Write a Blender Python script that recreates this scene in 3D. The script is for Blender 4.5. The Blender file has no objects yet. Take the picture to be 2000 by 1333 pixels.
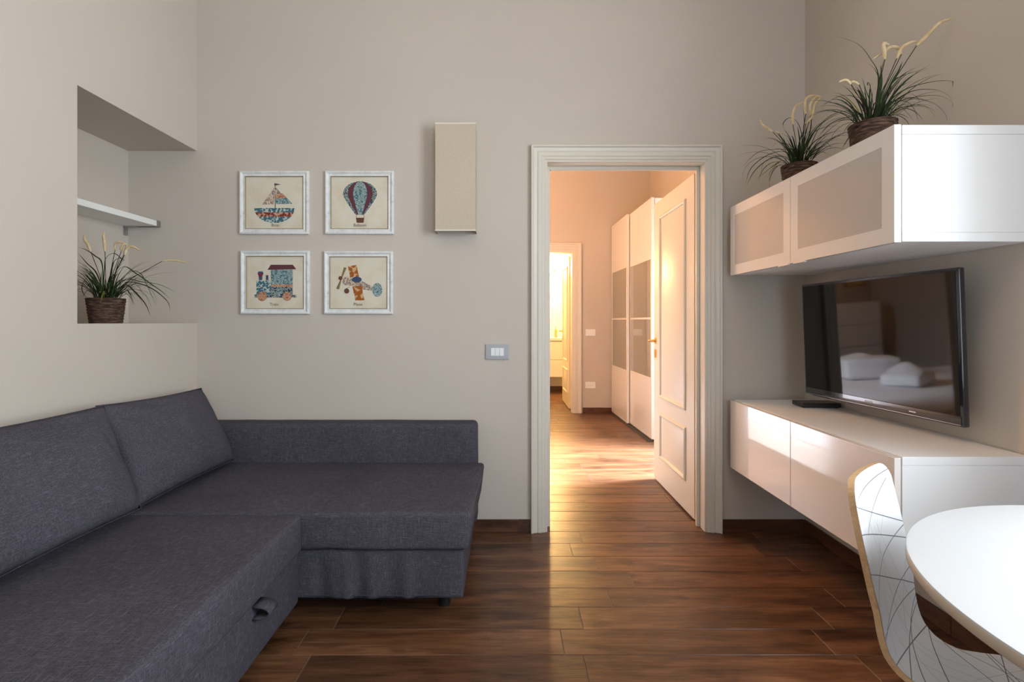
import bpy, bmesh, math, random
from mathutils import Vector, Matrix, noise
R = math.radians
C = bpy.context.scene.collection
SC = bpy.context.scene

# ---------------------------------------------------------------- camera, world, lights, exposure
F, VX, VY, EYE = 985.0, 988.0, 628.0, 1.21          # pixel focal length, vanishing point, eye height
cd = bpy.data.cameras.new('camera'); cam = bpy.data.objects.new('camera', cd); C.objects.link(cam)
cam.location = (0, 0, EYE); cam.rotation_euler = (R(90), 0, 0)
cd.sensor_width = 36; cd.lens = F/2000*36
cd.shift_x = (1000-VX)/2000; cd.shift_y = -(666.5-VY)/2000
cd.clip_start = .02
SC.camera = cam
w = bpy.data.worlds.new('sky'); SC.world = w; w.use_nodes = True
bg = w.node_tree.nodes['Background']; bg.inputs[0].default_value = (.62, .78, 1, 1); bg.inputs[1].default_value = 2.0

def area(name, loc, rot, sx, sy, e, col):
    l = bpy.data.lights.new(name, 'AREA'); l.shape = 'RECTANGLE'; l.size = sx; l.size_y = sy
    l.energy = e; l.color = col
    o = bpy.data.objects.new(name, l); C.objects.link(o); o.location = loc; o.rotation_euler = rot
    return o
def point(name, loc, e, col, r=.05):
    l = bpy.data.lights.new(name, 'POINT'); l.energy = e; l.color = col; l.shadow_soft_size = r
    o = bpy.data.objects.new(name, l); C.objects.link(o); o.location = loc
    return o
# daylight through the living room window (right wall beside the table), facing -x
area('window_daylight', (1.99, .30, 1.66), (0, R(90), 0), 1.55, 1.40, 88, (.88, .95, 1))
# daylight through the window behind the camera, facing +y
area('window_daylight_rear', (.95, -2.19, 1.30), (R(90), 0, 0), 1.2, 2.3, 23, (.68, .83, 1))
# bedroom balcony door, facing -x
bd = area('bedroom_daylight', (2.70, 4.23, 2.35), (0, R(47), 0), 1.7, .60, 720, (.80, .88, 1)); bd.data.spread = R(110)
point('bedroom_lamp_light', (-.7, 4.7, 3.0), 86, (1, .44, .09), .12)
point('bathroom_light', (.70, 8.3, 2.10), 105, (1, .62, .24), .07)
point('added_warm_fill', (.35, .55, 3.17), 8, (1, .60, .30), .12)  # added fill that warms the living room's indirect light
SC.view_settings.view_transform = 'Standard'; SC.view_settings.look = 'None'
SC.view_settings.gamma = 1; SC.view_settings.use_curve_mapping = False
SC.view_settings.exposure = 0.48
SC.cycles.use_denoising = True
SC.cycles.max_bounces = 10; SC.cycles.diffuse_bounces = 6

# ---------------------------------------------------------------- mesh helpers
ORG = {}
def at(px, py, d):
    return Vector(((px-VX)/F*d, d, EYE-(py-VY)/F*d))

class MB:
    def __init__(s): s.v = []; s.f = []; s.mi = []; s.uv = None
    def add(s, vs, fs, mi=0):
        b = len(s.v); s.v += [tuple(v) for v in vs]
        for f in fs: s.f.append([b+i for i in f]); s.mi.append(mi)
        return s
    def box(s, x0, x1, y0, y1, z0, z1, mi=0):
        x0, x1 = min(x0, x1), max(x0, x1); y0, y1 = min(y0, y1), max(y0, y1); z0, z1 = min(z0, z1), max(z0, z1)
        return s.add([(x0,y0,z0),(x1,y0,z0),(x1,y1,z0),(x0,y1,z0),(x0,y0,z1),(x1,y0,z1),(x1,y1,z1),(x0,y1,z1)],
                     [(0,3,2,1),(4,5,6,7),(0,1,5,4),(1,2,6,5),(2,3,7,6),(3,0,4,7)], mi)
    def lathe(s, prof, n=32, c=(0,0,0), mi=0, wob=None):
        vs = []
        for k, (r, z) in enumerate(prof):
            for i in range(n):
                a = 2*math.pi*i/n; rr = r + (wob(a, k, z) if wob else 0)
                vs.append((c[0]+rr*math.cos(a), c[1]+rr*math.sin(a), c[2]+z))
        fs = [(k*n+i, k*n+(i+1) % n, (k+1)*n+(i+1) % n, (k+1)*n+i) for k in range(len(prof)-1) for i in range(n)]
        fs.append(tuple(range(n))[::-1]); m = (len(prof)-1)*n; fs.append(tuple(m+i for i in range(n)))
        return s.add(vs, fs, mi)
    def tube(s, pts, rad, n=8, mi=0):
        pts = [Vector(p) for p in pts]; vs = []
        if not hasattr(rad, '__len__'): rad = [rad]*len(pts)
        up = None
        for i, p in enumerate(pts):
            t = (pts[min(i+1, len(pts)-1)]-pts[max(i-1, 0)]).normalized()
            if up is None: up = t.orthogonal().normalized()
            up = (up - t*up.dot(t)).normalized(); b = t.cross(up)
            for k in range(n):
                a = 2*math.pi*k/n; vs.append(p+(up*math.cos(a)+b*math.sin(a))*rad[i])
        L = len(pts)
        fs = [(i*n+k, i*n+(k+1) % n, (i+1)*n+(k+1) % n, (i+1)*n+k) for i in range(L-1) for k in range(n)]
        fs += [tuple(range(n))[::-1], tuple((L-1)*n+k for k in range(n))]
        return s.add(vs, fs, mi)
    def build(s, name, mat, parent=None, bevel=0, seg=2, smooth=False, local=False, clean=True):
        me = bpy.data.meshes.new(name)
        off = Vector((0,0,0)) if (local or parent is None) else ORG.get(parent.name, Vector((0,0,0)))
        me.from_pydata([Vector(v)-off for v in s.v], [], s.f)
        for m in (mat if isinstance(mat, (list, tuple)) else [mat]): me.materials.append(m)
        for p, mi in zip(me.polygons, s.mi): p.material_index = mi
        if s.uv:
            l = me.uv_layers.new(name='UVMap')
            for lp in me.loops: l.data[lp.index].uv = s.uv[lp.vertex_index]
        if bevel or clean:
            bm = bmesh.new(); bm.from_mesh(me)
            if not s.uv: bmesh.ops.recalc_face_normals(bm, faces=bm.faces)
            if bevel:
                es = [e for e in bm.edges if len(e.link_faces) == 2 and e.calc_face_angle(0) > R(25)]
                bmesh.ops.bevel(bm, geom=es, offset=bevel, segments=seg, profile=.5, affect='EDGES', clamp_overlap=True)
            bm.to_mesh(me); bm.free()
        if smooth:
            me.polygons.foreach_set('use_smooth', [True]*len(me.polygons))
            if smooth != 'all': me.set_sharp_from_angle(angle=R(40 if smooth is True else smooth))
        o = bpy.data.objects.new(name, me); C.objects.link(o)
        if parent is not None:
            o.parent = parent; ORG[o.name] = ORG.get(parent.name, Vector((0,0,0)))
        return o

def softbox(x0, x1, y0, y1, z0, z1, r, cell=.06, disp=None):
    """rounded upholstered block as a dense grid, disp(p, n) -> offset vector"""
    mb = MB(); c = Vector(((x0+x1)/2, (y0+y1)/2, (z0+z1)/2)); h = Vector(((x1-x0)/2, (y1-y0)/2, (z1-z0)/2))
    def ticks(a):
        e = [0, .12*r, .35*r, .65*r, r]
        n = max(1, int((2*a-2*r)/cell)); mid = [-a+r+(2*a-2*r)*i/n for i in range(1, n)]
        return [-a+k for k in e]+mid+[a-k for k in reversed(e)]
    T = [ticks(h[i]) for i in range(3)]
    for ax in range(3):
        a, b = [(1,2),(2,0),(0,1)][ax]
        for sg in (-1, 1):
            vs = []; na, nb = len(T[a]), len(T[b])
            for i in T[a]:
                for j in T[b]:
                    p = Vector((0,0,0)); p[ax] = sg*h[ax]; p[a] = i; p[b] = j
                    q = Vector([max(-h[k]+r, min(h[k]-r, p[k])) for k in range(3)])
                    d = (p-q).normalized(); p = q+d*r+c
                    if disp: p = p+disp(p, d)
                    vs.append(p)
            fs = []
            for i in range(na-1):
                for j in range(nb-1):
                    f = (i*nb+j, (i+1)*nb+j, (i+1)*nb+j+1, i*nb+j+1)
                    fs.append(f if sg > 0 else f[::-1])
            mb.add(vs, fs)
    return mb
def weld(o, d=.0004):
    bm = bmesh.new(); bm.from_mesh(o.data); bmesh.ops.remove_doubles(bm, verts=bm.verts, dist=d)
    bmesh.ops.recalc_face_normals(bm, faces=bm.faces); bm.to_mesh(o.data); bm.free()
    o.data.polygons.foreach_set('use_smooth', [True]*len(o.data.polygons)); return o

def tag(o, label=None, cat=None, group=None, kind=None):
    for k, v in (('label', label), ('category', cat), ('group', group), ('kind', kind)):
        if v: o[k] = v
    return o
def thing(name, loc, label, cat, rz=0, group=None, kind=None):
    o = bpy.data.objects.new(name, None); C.objects.link(o); o.empty_display_size = .1
    o.location = loc; o.rotation_euler = (0, 0, rz); ORG[o.name] = Vector(loc)
    return tag(o, label, cat, group, kind)

# ---------------------------------------------------------------- material helpers
def mat(name, base=(.8,.8,.8), rough=.5, metal=0, coat=0, spec=.5, emit=None, es=0, ior=1.5):
    m = bpy.data.materials.new(name); m.use_nodes = True; b = m.node_tree.nodes['Principled BSDF']
    b.inputs['Base Color'].default_value = (*base, 1); b.inputs['Roughness'].default_value = rough
    b.inputs['Metallic'].default_value = metal; b.inputs['Coat Weight'].default_value = coat
    b.inputs['Coat Roughness'].default_value = .03
    b.inputs['Specular IOR Level'].default_value = spec; b.inputs['IOR'].default_value = ior
    if emit: b.inputs['Emission Color'].default_value = (*emit, 1); b.inputs['Emission Strength'].default_value = es
    return m
class N:
    def __init__(s, m): s.t = m.node_tree; s.b = s.t.nodes['Principled BSDF']
    def n(s, k, **kw):
        x = s.t.nodes.new(k)
        for a, v in kw.items():
            if a.startswith('i_'): x.inputs[a[2:].replace('_', ' ')].default_value = v
            else: setattr(x, a, v)
        return x
    def l(s, a, b): s.t.links.new(a, b); return s
    def coord(s, scale=(1,1,1), rand=False, kind='Object', rot=(0,0,0)):
        c = s.n('ShaderNodeTexCoord'); mp = s.n('ShaderNodeMapping'); mp.inputs['Scale'].default_value = scale
        mp.inputs['Rotation'].default_value = rot
        s.l(c.outputs[kind], mp.inputs['Vector'])
        if rand:
            oi = s.n('ShaderNodeObjectInfo'); mu = s.n('ShaderNodeMath', operation='MULTIPLY'); mu.inputs[1].default_value = 137
            cb = s.n('ShaderNodeCombineXYZ'); s.l(oi.outputs['Random'], mu.inputs[0])
            for k in 'XYZ': s.l(mu.outputs[0], cb.inputs[k])
            s.l(cb.outputs[0], mp.inputs['Location'])
        return mp.outputs[0]
    def noise(s, vec, scale=1, detail=3, rough=.55):
        x = s.n('ShaderNodeTexNoise'); x.inputs['Scale'].default_value = scale; x.inputs['Detail'].default_value = detail
        x.inputs['Roughness'].default_value = rough; s.l(vec, x.inputs['Vector']); return x.outputs['Fac']
    def ramp(s, fac, stops, interp='LINEAR'):
        x = s.n('ShaderNodeValToRGB'); r = x.color_ramp; r.interpolation = interp
        while len(r.elements) < len(stops): r.elements.new(.5)
        for e, (p, c) in zip(r.elements, stops): e.position = p; e.color = (*c, 1) if len(c) == 3 else c
        s.l(fac, x.inputs[0]); return x.outputs[0]
    def math(s, op, a, b=None):
        x = s.n('ShaderNodeMath', operation=op)
        for i, v in enumerate((a, b)):
            if v is None: continue
            if isinstance(v, (int, float)): x.inputs[i].default_value = v
            else: s.l(v, x.inputs[i])
        return x.outputs[0]
    def mix(s, fac, a, b, mode='MIX'):
        x = s.n('ShaderNodeMix', data_type='RGBA', blend_type=mode)
        for i, v in ((0, fac), (6, a), (7, b)):
            if isinstance(v, (int, float)): x.inputs[i].default_value = v
            elif isinstance(v, tuple): x.inputs[i].default_value = (*v, 1)
            else: s.l(v, x.inputs[i])
        return x.outputs[2]
    def bump(s, h, strength=.3, dist=.002):
        x = s.n('ShaderNodeBump'); x.inputs['Strength'].default_value = strength; x.inputs['Distance'].default_value = dist
        s.l(h, x.inputs['Height']); s.l(x.outputs[0], s.b.inputs['Normal']); return s
    def base(s, c): return s.l(c, s.b.inputs['Base Color'])

def paint(name, col, rough=.75):
    m = mat(name, col, rough, spec=.25); n = N(m); v = n.coord()
    a = n.noise(v, 1.3, 4); b = n.noise(v, 60, 3)
    n.base(n.mix(n.ramp(a, [(.3,(0,0,0)),(.75,(1,1,1))]), tuple(c*.965 for c in col), tuple(min(1,c*1.02) for c in col)))
    n.bump(b, .12, .001); return m
M = {}
M['wall'] = paint('taupe_wall_paint', (.57, .515, .45))
M['bedwall'] = paint('bedroom_wall_paint', (.56, .50, .435))
M['ceil'] = paint('ceiling_paint', (.80, .78, .74))
M['bath'] = mat('bathroom_tile', (.80, .76, .66), .35)
M['cream'] = mat('cream_lacquer', (.66, .62, .535), .38)
M['white'] = mat('white_melamine', (.80, .81, .82), .32)
M['gloss'] = mat('white_high_gloss', (.84, .78, .74), .25, coat=1)
M['gloss'].node_tree.nodes['Principled BSDF'].inputs['Coat Roughness'].default_value = .035
M['gloss'].node_tree.nodes['Principled BSDF'].inputs['Coat IOR'].default_value = 1.5
M['alu'] = mat('white_door_frame', (.80, .76, .71), .35, coat=.7)
M['gap'] = mat('dark_gap', (.06, .06, .06), .8)
M['laminate'] = mat('table_laminate', (.58, .59, .60), .3)
M['tableedge'] = mat('table_edge', (.62, .54, .44), .4)
M['black'] = mat('black_plastic', (.012, .012, .014), .35)
M['bezel'] = mat('glossy_black_bezel', (.008, .009, .016), .12, coat=1)
M['screen'] = mat('tv_screen_glass', (.004, .004, .004), .04, spec=.34, ior=1.5)
M['brass'] = mat('brass', (.80, .52, .18), .22, 1)
M['steel'] = mat('brushed_steel', (.55, .55, .56), .35, 1)
M['satingrey'] = mat('satin_grey_plate', (.40, .405, .42), .35, .2)
M['rocker'] = mat('white_rocker', (.80, .82, .82), .3)
M['print_dark'] = mat('print_dark', (.10, .09, .09), .7)
M['glass_pane'] = mat('window_glass', (1, 1, 1), 0)
def window_glass():
    m = M['glass_pane']; t = m.node_tree; t.nodes.clear()
    o = t.nodes.new('ShaderNodeOutputMaterial'); mx = t.nodes.new('ShaderNodeMixShader'); tr = t.nodes.new('ShaderNodeBsdfTransparent')
    g = t.nodes.new('ShaderNodeBsdfGlossy'); g.inputs['Roughness'].default_value = .02; mx.inputs[0].default_value = .06
    t.links.new(tr.outputs[0], mx.inputs[1]); t.links.new(g.outputs[0], mx.inputs[2]); t.links.new(mx.outputs[0], o.inputs[0])
window_glass()

def frosted():
    m = mat('frosted_glass', (.51, .475, .44), .45, coat=1, spec=.5); n = N(m)
    n.b.inputs['Coat Roughness'].default_value = .04; return m
M['frost'] = frosted()
def wardrobe_glass():
    return mat('grey_lacquered_glass', (.30, .27, .22), .12, .3, coat=1)
M['wglass'] = wardrobe_glass()
M['wpanel'] = mat('wardrobe_white', (.80, .76, .72), .16, coat=.8)

def wood_tile(name, cols, rx=1.0, axis='x', rough=.34, rand=True):
    m = mat(name, (.2,.1,.05), rough, spec=.5); n = N(m)
    s = lambda a, b: (a, b, b) if axis == 'x' else (b, a, b)
    dv = n.noise(n.coord(s(2.0, 6), rand), 1, 2); v0 = n.coord(s(1.6, 15), rand)
    va = n.n('ShaderNodeVectorMath', operation='ADD'); cx_ = n.n('ShaderNodeCombineXYZ')
    n.l(n.math('MULTIPLY', dv, 2.6), cx_.inputs[1 if axis == 'x' else 0]); n.l(v0, va.inputs[0]); n.l(cx_.outputs[0], va.inputs[1])
    g1 = n.noise(va.outputs[0], 1, 7, .62)
    g2 = n.noise(n.coord(s(7, 150), rand), 1, 4, .6)
    g3 = n.noise(n.coord(s(3.2, 9), rand), 1, 4, .6)
    f = n.math('ADD', n.math('MULTIPLY', g1, .66), n.math('MULTIPLY', g2, .34))
    c = n.ramp(f, [(.34, cols[0]), (.46, cols[1]), (.57, cols[2]), (.70, cols[3])])
    kn = n.ramp(g3, [(.32, (.34,.28,.25)), (.46, (1,1,1))])
    c = n.mix(.85, c, kn, 'MULTIPLY')
    if rand:
        oi = n.n('ShaderNodeObjectInfo'); vr = n.ramp(oi.outputs['Random'], [(0, (.80,.78,.76)), (.5, (.97,.96,.95)), (1, (1.15,1.12,1.08))])
        c = n.mix(1, c, vr, 'MULTIPLY')
    n.base(c); n.bump(n.math('ADD', g2, n.math('MULTIPLY', g1, .6)), .25, .0012)
    rr = n.ramp(g2, [(.3, (rough+.08,)*3), (.7, (rough-.07,)*3)]); n.l(rr, n.b.inputs['Roughness']); return m
WC = [(.036,.015,.008), (.105,.045,.021), (.175,.080,.038), (.275,.140,.074)]
M['plank'] = wood_tile('wood_look_tile', WC)
M['skirt'] = wood_tile('wood_look_skirting', [(.045,.016,.008), (.085,.032,.015), (.12,.05,.023), (.16,.07,.035)])
M['skirty'] = wood_tile('wood_look_skirting_side', [(.045,.016,.008), (.085,.032,.015), (.12,.05,.023), (.16,.07,.035)], axis='y')
M['grout'] = mat('beige_grout', (.20, .15, .115), .85)
M['ply'] = wood_tile('plywood_edge', [(.42,.25,.12), (.56,.35,.18), (.64,.42,.23), (.70,.48,.28)], rand=False)
M['oak'] = wood_tile('light_wood_leg', [(.45,.28,.14), (.58,.38,.2), (.66,.45,.25), (.72,.5,.3)], rand=False)

def fabric(name, dark, light, sc=1.0, lo=.55):
    m = mat(name, dark, .92, spec=.15); n = N(m)
    m.node_tree.nodes['Principled BSDF'].inputs['Sheen Weight'].default_value = .0
    fs = []
    for k in range(3):
        s = [520*sc]*3; s[k] = 30*sc; fs.append(n.noise(n.coord(tuple(s)), 1, 3, .6))
    f = n.math('MAXIMUM', n.math('MAXIMUM', fs[0], fs[1]), fs[2])
    big = n.noise(n.coord(), 3, 3); f2 = n.math('ADD', f, n.math('MULTIPLY', n.math('SUBTRACT', big, .5), .10))
    n.base(n.ramp(f2, [(.44, tuple(c*lo for c in dark)), (.58, dark), (.72, light), (.86, tuple(c*1.3 for c in light))]))
    n.bump(f, .5, .0012); return m
M['sofa'] = fabric('charcoal_woven_fabric', (.068, .065, .080), (.148, .142, .174))
M['linen'] = fabric('beige_linen', (.56, .48, .37), (.65, .57, .45), 1.5, .86)
M['bedding'] = mat('white_bedding', (.82, .80, .82), .85); M['bedding'].node_tree.nodes['Principled BSDF'].inputs['Sheen Weight'].default_value = .3
M['towel'] = paint('white_towel', (.85, .85, .87), .95)
M['curb'] = mat('chrome', (.7,.7,.72), .15, 1)

# ---------------------------------------------------------------- the shell
H = 3.42
XL, XR, YB, YF = -1.776, 1.72, 2.9, 3.025
def struct(o, label): return tag(o, label=label, kind='structure')
# floor: grout slab with plank tiles on it
floor = MB().box(-3.0, 2.6, -2.4, 9.2, -.06, -.0022).build('floor', M['grout']); struct(floor, 'dark brown wood-look plank tile floor')
random.seed(11)
PH = {0: .42, 1: .347, 2: .451, 3: .592, 4: .455, 5: .307, 6: .214, 7: .28}
PITCH, PL, G = .1535, .984, .0030
full = None; rest = MB()
def plank_mesh(x0, x1, y0, y1):
    mb = MB(); b = .0012
    mb.add([(x0,y0,-.004),(x1,y0,-.004),(x1,y1,-.004),(x0,y1,-.004),(x0,y0,-b),(x1,y0,-b),(x1,y1,-b),(x0,y1,-b),
            (x0+b,y0+b,0),(x1-b,y0+b,0),(x1-b,y1-b,0),(x0+b,y1-b,0)],
           [(0,1,5,4),(1,2,6,5),(2,3,7,6),(3,0,4,7),(4,5,9,8),(5,6,10,9),(6,7,11,10),(7,4,8,11),(8,9,10,11)]); return mb
for k in range(-40, 33):
    y1 = 2.900-PITCH*k; y0 = y1-PITCH+G
    if k in PH: ph = PH[k]
    elif -6 <= k < 0: ph = [.15, .20, .12, .17, .21, .13][k+6]
    else: ph = random.random()*PL
    lo, hi = (XL, XR) if y0 > -2.3 and y1 < 2.95 else (-2.7, 1.95)
    if y1 > 6.7: lo, hi = -.4, 1.5
    x = ph - PL*5
    while x < hi:
        a, b = max(x, lo), min(x+PL-G, hi)
        if b-a > .02:
            if y1 < 2.95: vis = y0 > 1.5 and b > -1.05
            elif y1 < 6.7: vis = b > .2*y0/2.9*.9 and a < 1.55
            else: vis = b > .5 and a < 1.0
            if vis:
                if b-a > PL-G-.001:
                    if full is None:
                        full = plank_mesh(-PL/2, PL/2-G, 0, PITCH-G).build('floor_plank', M['plank'], clean=False); o = full
                    else: o = bpy.data.objects.new('floor_plank', full.data); C.objects.link(o)
                    o.location = (x+PL/2, y0, 0); o.parent = floor
                else:
                    o = plank_mesh(-(b-a)/2, (b-a)/2, 0, PITCH-G).build('floor_plank', M['plank'], floor, clean=False, local=True)
                    o.location = ((a+b)/2, y0, 0)
            else:
                m_ = plank_mesh(a, b, y0, y1); rest.add(m_.v, m_.f)
        x += PL
tag(rest.build('floor_plank', M['plank'], floor, clean=False), kind='stuff')

wl = MB()
wl.box(-2.32, XL, -2.3, 2.09, 1.20, 2.19); wl.box(-2.32, XL, -2.3, YB, 0, 1.20); wl.box(-2.32, XL, -2.3, YB, 2.19, H)
wl.box(-2.32, -2.17, 2.09, YB, 1.20, 2.19)
struct(wl.build('wall_left', M['wall']), 'pale taupe left wall with a recessed niche')
wb = MB(); DX0, DX1, DZ = .226, 1.153, 2.136
wb.box(-2.75, DX0, YB, YF, 0, H); wb.box(DX1, 2.3, YB, YF, 0, H); wb.box(DX0, DX1, YB, YF, DZ, H)
struct(wb.build('wall_back', M['wall']), 'taupe back wall with the doorway')
wr = MB(); WY0, WY1, WZ0, WZ1 = -.42, 1.02, .86, 2.46
wr.box(XR, 1.98, WY1, YB, 0, H); wr.box(XR, 1.98, -2.3, WY0, 0, H); wr.box(XR, 1.98, WY0, WY1, 0, WZ0); wr.box(XR, 1.98, WY0, WY1, WZ1, H)
struct(wr.build('wall_right', M['wall']), 'taupe right wall behind the television')
wf = MB(); FX0, FX1, FZ0, FZ1 = .35, 1.55, .12, 2.45
wf.box(-2.32, FX0, -2.3, -2.1, 0, H); wf.box(FX1, 1.98, -2.3, -2.1, 0, H); wf.box(FX0, FX1, -2.3, -2.1, 0, FZ0); wf.box(FX0, FX1, -2.3, -2.1, FZ1, H)
struct(wf.build('wall_front', M['wall']), 'taupe wall behind the camera with a window')
struct(MB().box(-2.8, 2.6, -2.4, 9.2, H, H+.08).build('ceiling', M['ceil']), 'white ceiling')
# windows (outside the frame) let in the daylight
def win(name, lab, ax, p, a0, a1, z0, z1):
    fr = MB(); e = .05
    def bx(u0, u1, v0, v1, t0, t1):
        fr.box(t0, t1, u0, u1, v0, v1) if ax == 'x' else fr.box(u0, u1, t0, t1, v0, v1)
    m = (a0+a1)/2
    for (u0, u1, v0, v1) in ((a0,a0+e,z0,z1),(a1-e,a1,z0,z1),(a0,a1,z0,z0+e),(a0,a1,z1-e,z1),(m-.03,m+.03,z0,z1)): bx(u0, u1, v0, v1, p-.025, p+.025)
    root = struct(fr.build(name, M['cream'], bevel=.004), lab)
    g = MB()
    if ax == 'x': g.box(p-.003, p+.003, a0+e, a1-e, z0+e, z1-e)
    else: g.box(a0+e, a1-e, p-.003, p+.003, z0+e, z1-e)
    g.build('window_pane', M['glass_pane'], root)
win('window_1', 'white casement window in the right wall', 'x', 1.90, WY0, WY1, WZ0, WZ1)
win('window_2', 'white casement window behind the camera', 'y', -2.14, FX0, FX1, FZ0, FZ1)
# bedroom shell
BY = 6.65
struct(MB().box(-2.85, -2.7, YF, BY+.12, 0, H).build('wall_bedroom_left', M['bedwall']), 'bedroom wall behind the bed')
bw = MB(); B0, B1, BZ = .06, .884, 2.13
bw.box(-2.85, B0, BY, BY+.12, 0, H); bw.box(B1, 2.4, BY, BY+.12, 0, H); bw.box(B0, B1, BY, BY+.12, BZ, H)
struct(bw.build('wall_bedroom_far', M['bedwall']), 'far bedroom wall with the bathroom doorway')
br = MB(); Q0, Q1, QZ = 3.87, 4.59, 2.4
br.box(1.9, 2.28, YF, Q0, 0, H); br.box(1.9, 2.28, Q1, BY, 0, H); br.box(1.9, 2.28, Q0, Q1, QZ, H); br.box(1.9, 2.28, Q0, Q1, 0, .04)
struct(br.build('wall_bedroom_right', M['bedwall']), 'bedroom wall behind the wardrobe')
win('window_3', 'narrow balcony door in the bedroom', 'x', 2.22, Q0, Q1, .04, QZ)
for nm, lb, bx_ in (('wall_bathroom_left', 'cream left bathroom wall', (-.7, -.5, BY+.12, 8.85, 0, H)), ('wall_bathroom_right', 'cream right bathroom wall', (1.6, 1.8, BY+.12, 8.85, 0, H)),
                    ('wall_bathroom_far', 'cream far bathroom wall seen through two doorways', (-.7, 1.8, 8.851, 9.0, 0, H))):
    struct(MB().box(*bx_).build(nm, M['bath']), lb)

# baseboards from tile pieces
def skirt(name, lab, runs, y=None, x=None, fl=1):
    root = thing(name, (0, 0, 0), lab, None, kind='structure')
    for a, b in runs:
        mb = MB()
        if y is not None: mb.box(a, b-.0018, y, y-.010*fl, .0, .072); m = M['skirt']
        else: mb.box(x, x-.010*fl, a, b-.0018, .0, .072); m = M['skirty']
        mb.build('skirting_tile', m, root, bevel=.0015, seg=1)
    return root
skirt('baseboard_back', 'dark wood-look tile skirting along the back wall', [(-1.776,-.914),(-.914,.07),(.07,.142),(1.237,1.7098)], y=YB)
skirt('baseboard_right', 'dark wood-look tile skirting along the right wall', [(.0,.955),(.955,1.94),(1.94,2.897)], x=XR)
skirt('baseboard_left', 'dark wood-look tile skirting along the left wall', [(-2.0,-1.1),(-1.1,-.1),(-.1,.5)], x=XL, fl=-1)
skirt('baseboard_bedroom', 'dark wood-look tile skirting on the far bedroom wall', [(-2.7,-1.8),(-1.8,-.82),(-.82,-.03),(1.012,1.88)], y=BY)
skirt('baseboard_bathroom', 'dark wood-look tile skirting in the bathroom', [(-.5,.4),(.4,1.38)], y=8.85)

# ---------------------------------------------------------------- doorways
def casing(mb, x0, x1, zt, prof, y, sg=-1):
    """profile (outward offset, protrusion) swept up, over and down the opening; sg -1: sticks out towards -y"""
    n = len(prof); st = []
    for (cx, cz, dx, dz) in ((x0, 0, -1, 0), (x0, zt, -1, 1), (x1, zt, 1, 1), (x1, 0, 1, 0)):
        st.append([(cx+dx*o, y+sg*p, cz+dz*o) for o, p in prof])
    vs = [v for s_ in st for v in s_]; fs = []
    for k in range(3):
        for i in range(n-1): fs.append((k*n+i, k*n+i+1, (k+1)*n+i+1, (k+1)*n+i))
    mb.add(vs, fs)
PROF = [(0, -.01), (0, .010), (.004, .013), (.018, .013), (.021, .017), (.040, .018), (.046, .014), (.052, .019), (.066, .022), (.072, .030), (.079, .031), (.083, .026), (.083, -.002)]
d1 = thing('door_1', (.69, 2.96, 0), 'cream panelled bedroom door with moulded casing, standing open', None, kind='structure')
c = MB(); casing(c, DX0, DX1, DZ, PROF, YB); c.build('casing', M['cream'], d1, smooth=30)
c = MB(); casing(c, DX0, DX1, DZ, PROF, YF, 1); c.build('casing', M['cream'], d1, smooth=30)
j = MB(); t = .012
j.box(DX0-.001, DX0+t, YB-.009, YF+.008, 0, DZ+.001); j.box(DX1-t, DX1+.001, YB-.009, YF+.008, 0, DZ+.001); j.box(DX0+t, DX1-t, YB-.009, YF+.008, DZ-t, DZ+.001)
j.box(DX0+t, DX0+.034, YF-.055, YF-.035, 0, DZ-t); j.box(DX1-.030, DX1-t, YF-.055, YF-.035, 0, DZ-t); j.box(DX0+.034, DX1-.030, YF-.055, YF-.035, DZ-.034, DZ-t)
j.build('jamb', M['cream'], d1, bevel=.0015, seg=1)
def door_leaf(root, x0, x1, y0, y1, z1, face, knob_y, mtl):
    """leaf standing open along y; panelled on its -x face too"""
    s = 1 if face < 0 else -1
    xf = x0
    lf = MB().box(x0, x1, y0, y1, .012, z1).build('door_leaf', mtl, root, bevel=.002)
    W = y1-y0
    for (a, b, c0, c1) in ((.135, .155, .645, z1-.12), (.135, .155, .20, .54)):
        for sx in (-1, 1):
            xs = x0 if sx < 0 else x1
            p = MB(); ya, yb = y0+a, y1-b
            pr = [(0, 0), (.004, .010), (.014, .014), (.022, .010), (.028, -.001), (.040, .000), (.060, .006)]
            vs = []; n = len(pr)
            for o, h in pr:
                xx = xs+sx*h
                vs += [(xx, ya+o, c0+o), (xx, yb-o, c0+o), (xx, yb-o, c1-o), (xx, ya+o, c1-o)]
            fs = [(i*4+k, i*4+(k+1) % 4, (i+1)*4+(k+1) % 4, (i+1)*4+k) for i in range(n-1) for k in range(4)]
            fs.append(((n-1)*4, (n-1)*4+1, (n-1)*4+2, (n-1)*4+3)); p.add(vs, fs)
            p.build('raised_panel', mtl, lf, smooth=25)
    h = MB()
    for sx in (-1, 1):
        xs = x0 if sx < 0 else x1
        ring = [(math.cos(a)*.024, math.sin(a)*.024) for a in [i*math.pi/8 for i in range(16)]]
        for zc, sc in ((1.062, 1), (.965, .8)):
            vs = [(xs+sx*o, knob_y+u*sc, zc+v*(1 if sc == 1 else 1.7)*sc) for o in (0, .008) for u, v in ring]
            h.add(vs, [(i, (i+1) % 16, 16+(i+1) % 16, 16+i) for i in range(16)]+[tuple(range(16, 32)), tuple(range(16))])
        h.tube([(xs, knob_y, 1.062), (xs+sx*.030, knob_y, 1.062), (xs+sx*.052, knob_y-.006, 1.062), (xs+sx*.060, knob_y-.03, 1.064), (xs+sx*.062, knob_y-.07, 1.066), (xs+sx*.060, knob_y-.105, 1.062)],
               [.011, .009, .009, .010, .009, .006], 10)
    tag(h.build('door_handle', M['brass'], lf, smooth=50), label='brass lever handle with keyhole plate')
    return lf
door_leaf(d1, 1.137, 1.174, 3.045, 3.872, 2.105, -1, 3.825, M['cream'])
hg = MB()
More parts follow.
